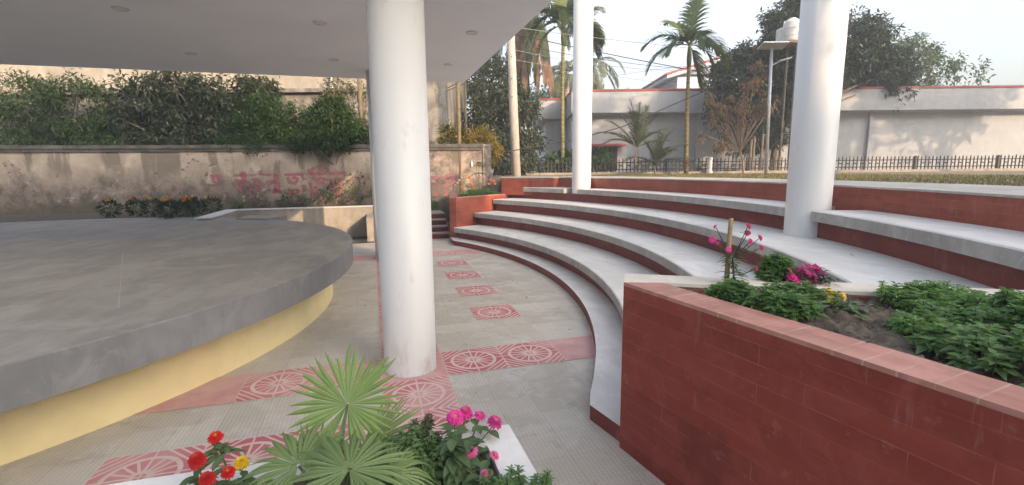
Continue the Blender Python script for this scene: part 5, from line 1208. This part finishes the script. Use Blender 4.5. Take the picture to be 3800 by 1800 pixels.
for i, (x, y) in enumerate(((1150, 10), (985, 80), (945, 150), (880, 105), (1030, 95), (1240, 60), (1330, 45), (1250, 130), (1170, 110), (1295, 160), (1350, 110), (1190, 185), (1390, 170), (1370, 235), (1350, 285), (1400, 290), (1270, 100), (1000, 165))):
    c = V(*cp_(*zr(x, y), 3.13+g.uniform(-.07, .07))); mb = MB(); ax = nrm(V(g.normal(0, .4), -.7, .7)); e1 = nrm(np.cross(ax, V(0, 0, 1))); e2 = np.cross(ax, e1)
    for s in range(5):
        cc = c+e1*g.uniform(-.035, .035)+e2*g.uniform(-.035, .035)+ax*.01*s; ph0 = g.uniform(0, 6)
        for q in range(5):
            a = ph0+q*2*math.pi/5; petal(mb, cc, e1*math.cos(a)+e2*math.sin(a)+ax*.12, ax, .027, .025, .05, 3)
    mb.build('flower_cluster', M['p_magenta'], ph)
yc = thing('yellow_chrysanthemum', (1.90, -2.35, ZS), 'soft yellow chrysanthemum with grey green leaves at the tiled planter', 'flower')
bloom(yc, cp_(*zr(1570, 470), 2.72), (-.05, -.75, .6), .046, 6, 'p_soft', 'centre', .5, 22, .14, .25, 5); bloom(yc, cp_(*zr(1520, 350), 2.86), (-.1, -.55, .8), .046, 6, 'p_soft', 'centre', .5, 22, .14, .25, 6); bloom(yc, cp_(*zr(1700, 400), 2.8), (.1, -.6, .8), .044, 6, 'p_soft', 'centre', .5, 22, .14, .25, 7)
leaf_cluster(yc, (1.78, -2.38, 1.17), (.13, .11, .07), 34, .085, .45, M['l_zin'], 33); 
for (x, y, t) in ((1570, 470, 2.72), (1520, 350, 2.86), (1700, 400, 2.8)):
    mb = MB(); tube(mb, [V(1.88, -2.35, ZS-.03), V(*cp_(*zr(x, y), t))], [.005, .004], 5); mb.build('stem', M['stem'], yc)
for i, (x, y, lb) in enumerate(((870, 295, 'small coral bud between the green clump and the magenta phlox'), (968, 378, 'small crimson bud below the magenta phlox'))):
    o = thing('flower_bud', tuple(cp_(*zr(x, y+60), 2.95)), lb, 'flower'); bloom(o, cp_(*zr(x, y), 2.95), (0, -.6, .8), .016, 3, 'p_red', 'centre', .6, 9, seed=40+i)
    mb = MB(); tube(mb, [V(*cp_(*zr(x, y), 2.95))-V(0, 0, .1), V(*cp_(*zr(x, y), 2.95))], .003, 5); mb.build('stem', M['stem'], o)

# marigolds in the rear bed and flowers of the far planter
def marigold(x, y, z, s, cols, label, seed, group):
    g = np.random.default_rng(seed); o = thing('marigold_plant', (x, y, z), label, 'flower', group); n = 220
    d = nrm(g.normal(0, 1, (n, 3))); p = V(x, y, z+.26*s)+d*V(.24, .24, .22)*s*g.uniform(.5, 1, (n, 1)); leaves('leaves', p, d+V(0, 0, .3), g.normal(0, 1, (n, 3)), .10*s, .035*s, M['l_marigold'], o)
    for k, c in enumerate(cols):
        a = g.uniform(0, 6.28); r = g.uniform(0, .2)*s; bloom(o, V(x+r*math.cos(a), y+r*math.sin(a)-.05, z+(.50+g.uniform(-.04, .06))*s), (g.normal(0, .2), -.35, 1), .058*s, 4, c, 'centre', .7, 12, seed=seed*7+k)
    mb = MB(); tube(mb, [V(x, y, z-.03), V(x, y, z+.3*s)], .01, 5); mb.build('stem', M['stem'], o)
G_M = 'marigolds in the rear bed'
MG = [(-4.72, 10.2, ['p_yellow', 'p_orange'], 'marigold plant at the right end of the rear bed by the low wall corner'), (-4.95, 9.75, ['p_orange'], 'marigold plant with a single orange bloom second from the low wall corner'), (-5.2, 10.2, ['p_yellow', 'p_orange', 'p_yellow'], 'marigold plant with mixed blooms behind the others in the rear bed'),
      (-5.05, 9.25, ['p_yellow', 'p_orange'], 'marigold plant in the middle of the rear bed row'), (-5.5, 9.7, ['p_orange', 'p_yellow', 'p_orange'], 'marigold plant with two orange and one yellow bloom at the left of the bed'), (-5.25, 8.85, ['p_orange', 'p_yellow'], 'marigold plant nearest the round stage'),
      (-5.95, 9.9, ['p_yellow', 'p_orange'], 'marigold plant farther left behind the stage'), (-6.4, 10.1, ['p_orange', 'p_orange'], 'marigold plant with orange blooms farther left still'), (-6.9, 10.0, ['p_yellow', 'p_orange'], 'marigold plant farthest left along the rear bed')]
for i, (x, y, c, lb) in enumerate(MG): marigold(x, y, .80, .9, c, lb, 300+i, G_M)
sprigs('leafy_ground_cover', scatter((2.35, 9.35, 0), .75, .16, 120, mound(1.13, .1), 71, R(36)), 'green low plants along the near coping of the small far planter', .05, .14, .07, .03, 6, M['l_cover'], 72)
fpt = thing('orange_zinnia', (2.05, 9.45, 1.13), 'orange yellow flowered plant in the small far planter', 'flower')
leaf_cluster(fpt, (2.05, 9.45, 1.38), (.14, .12, .2), 60, .09, .4, M['l_mid'], 44)
for k, (r, z) in enumerate(((-.12, 1.74), (.02, 1.68), (-.02, 1.55), (.1, 1.5), (-.18, 1.42), (.14, 1.40))): bloom(fpt, V(2.05+r, 9.40, z), (0, -.8, .5), .05, 3, 'p_orange' if k % 2 else 'p_yellow', 'centre', .4, 10, seed=500+k)
fpk = thing('pink_zinnia', (2.7, 9.75, 1.13), 'small pink and coral flowered plant at the right of the small far planter', 'flower')
leaf_cluster(fpk, (2.7, 9.75, 1.36), (.2, .12, .2), 70, .09, .4, M['l_mid'], 45)
for k, (r, z) in enumerate(((-.25, 1.68), (.05, 1.60), (.16, 1.56), (.02, 1.48), (.2, 1.48))): bloom(fpk, V(2.7+r, 9.7, z), (0, -.8, .5), .045, 3, 'p_lpink' if k < 2 else 'p_orange', 'centre', .4, 10, seed=520+k)
wpw = thing('cosmos', (1.75, 9.6, 1.13), 'pale cream flowered stalks left in the small far planter', 'flower')
for k in range(6): mb = MB(); tube(mb, [V(1.75+.03*k, 9.6, 1.1), V(1.72+.05*k, 9.62, 1.5+.05*(k % 3))], .006, 5); mb.build('stem', M['stem'], wpw)
for k in range(7): bloom(wpw, V(1.70+.06*k, 9.6, 1.46+.07*(k % 4)), (0, -.8, .5), .045, 2, 'p_white', 'centre', .3, 8, seed=540+k)
ar = thing('araucaria', (2.45, 9.9, 1.13), 'small tiered evergreen sapling in the small far planter', 'plant')
mb = MB(); tube(mb, [V(2.45, 9.9, 1.1), V(2.46, 9.9, 2.1)], [.012, .006], 6)
for z, L in ((1.78, .28), (2.02, .22), (2.1, .1)):
    for k in range(7): a = 2*math.pi*k/7; frond(mb, V(2.46, 9.9, z), V(math.cos(a), math.sin(a), .35), L, .9, 12, .06, .012, seed=600+k, vang=60, hang=.1)
mb.build('foliage', M['l_mid'], ar)
# weeds at the foot of the old wall
G_W = 'weeds at the foot of the boundary wall'
def weed(s, off, z, n, L, lb, seed, m='l_bright', h=.2):
    p = wp(s, off, z); tree('weed', p, [(p+V(0, 0, h*.7), (h*.8, .12, h*.5))], n, 14, h*.4, L, L*.45, M[m], lb, seed, trunk_h=h*.5, trunk_r=.008, group=G_W, cat='weed', limbs=5, droop=.3)
weed(7.5, .5, .8, 10, .08, 'bright green weed next to the marigolds', 701); weed(6.3, .35, .8, 12, .07, 'olive weeds below the lettering left of the shadow edge', 702, 'l_olive', .3); weed(5.6, .3, .8, 12, .06, 'grey green weed patch in the middle of the wall foot', 703, 'l_olive', .35); weed(4.75, .25, .95, 8, .10, 'leafy weed growing on the lit lower wall', 704, 'l_mid', .5)
weed(3.85, .2, .95, 8, .12, 'two stemmed sapling against the sunlit wall left of the hidden column', 705, 'l_mid', .75); weed(1.75, .3, .70, 12, .07, 'bright green tuft above the dark red steps', 706, 'l_bright', .18)

# fallen leaves and specks of dirt
g = np.random.default_rng(77); n = 90; P = []
for k in range(n):
    if k < 55: P.append((g.uniform(-1.0, 2.0), g.uniform(-1.5, 7.5), .008))
    else:
        q = g.integers(4); a = R(g.uniform(-28, 27)); rr = r1+q*dr+g.uniform(.15, .75); P.append((CX+rr*math.cos(a), CY+rr*math.sin(a), z1+q*dz+.004))
a = g.uniform(0, 6.28, n)
tag(leaves('leaf_litter', np.array(P), np.stack([np.cos(a), np.sin(a), np.full(n, .08)], 1), np.stack([g.normal(0, .2, n), g.normal(0, .2, n), np.ones(n)], 1), g.uniform(.015, .05, n), g.uniform(.008, .018, n), M['l_dry']), kind='stuff')

for i, (q, off, hh, lb) in enumerate(((7.0, .3, .4, 'dusty weeds near the marigolds at the wall foot'), (5.95, .28, .45, 'dusty grey weeds under the middle of the lettering'), (5.15, .25, .42, 'dusty weeds right of the middle of the lettering'), (4.4, .22, .3, 'small dusty weeds in the sunlit corner of the wall foot'), (9.0, .3, .4, 'dusty weeds behind the marigolds'))):
    weed(q, off, .78, 16, .06, lb, 720+i, 'l_olive', hh)
sprigs('leafy_ground_cover', scatter((2.3, -3.55, 0), .5, .45, 120, mound(1.11, .06), 28), 'sparser green ground cover in the widest part of the tiled planter', .03, .11, .045, .02, 6, M['l_cover'], 68, group=G_G)
sprigs('leafy_ground_cover', scatter((1.95, -2.7, 0), .22, .16, 70, mound(1.11, .04), 29), 'low loose sprigs in front of the yellow chrysanthemum', .02, .09, .04, .018, 6, M['l_cover2'], 69, group=G_G)

# hazy air
mb = MB(); prism(mb, [(-75, -75), (90, -75), (90, 90), (-75, 90)], -1.1, 36)
hz = mb.build('haze', bpy.data.materials.new('haze_air')); tag(hz, kind='stuff')
hm = hz.data.materials[0]; hm.use_nodes = True; hm.node_tree.nodes.clear()
ho = hm.node_tree.nodes.new('ShaderNodeOutputMaterial'); hv = hm.node_tree.nodes.new('ShaderNodeVolumePrincipled')
hv.inputs['Color'].default_value = (.86, .92, 1, 1); hv.inputs['Density'].default_value = .0045
hm.node_tree.links.new(hv.outputs[0], ho.inputs['Volume'])
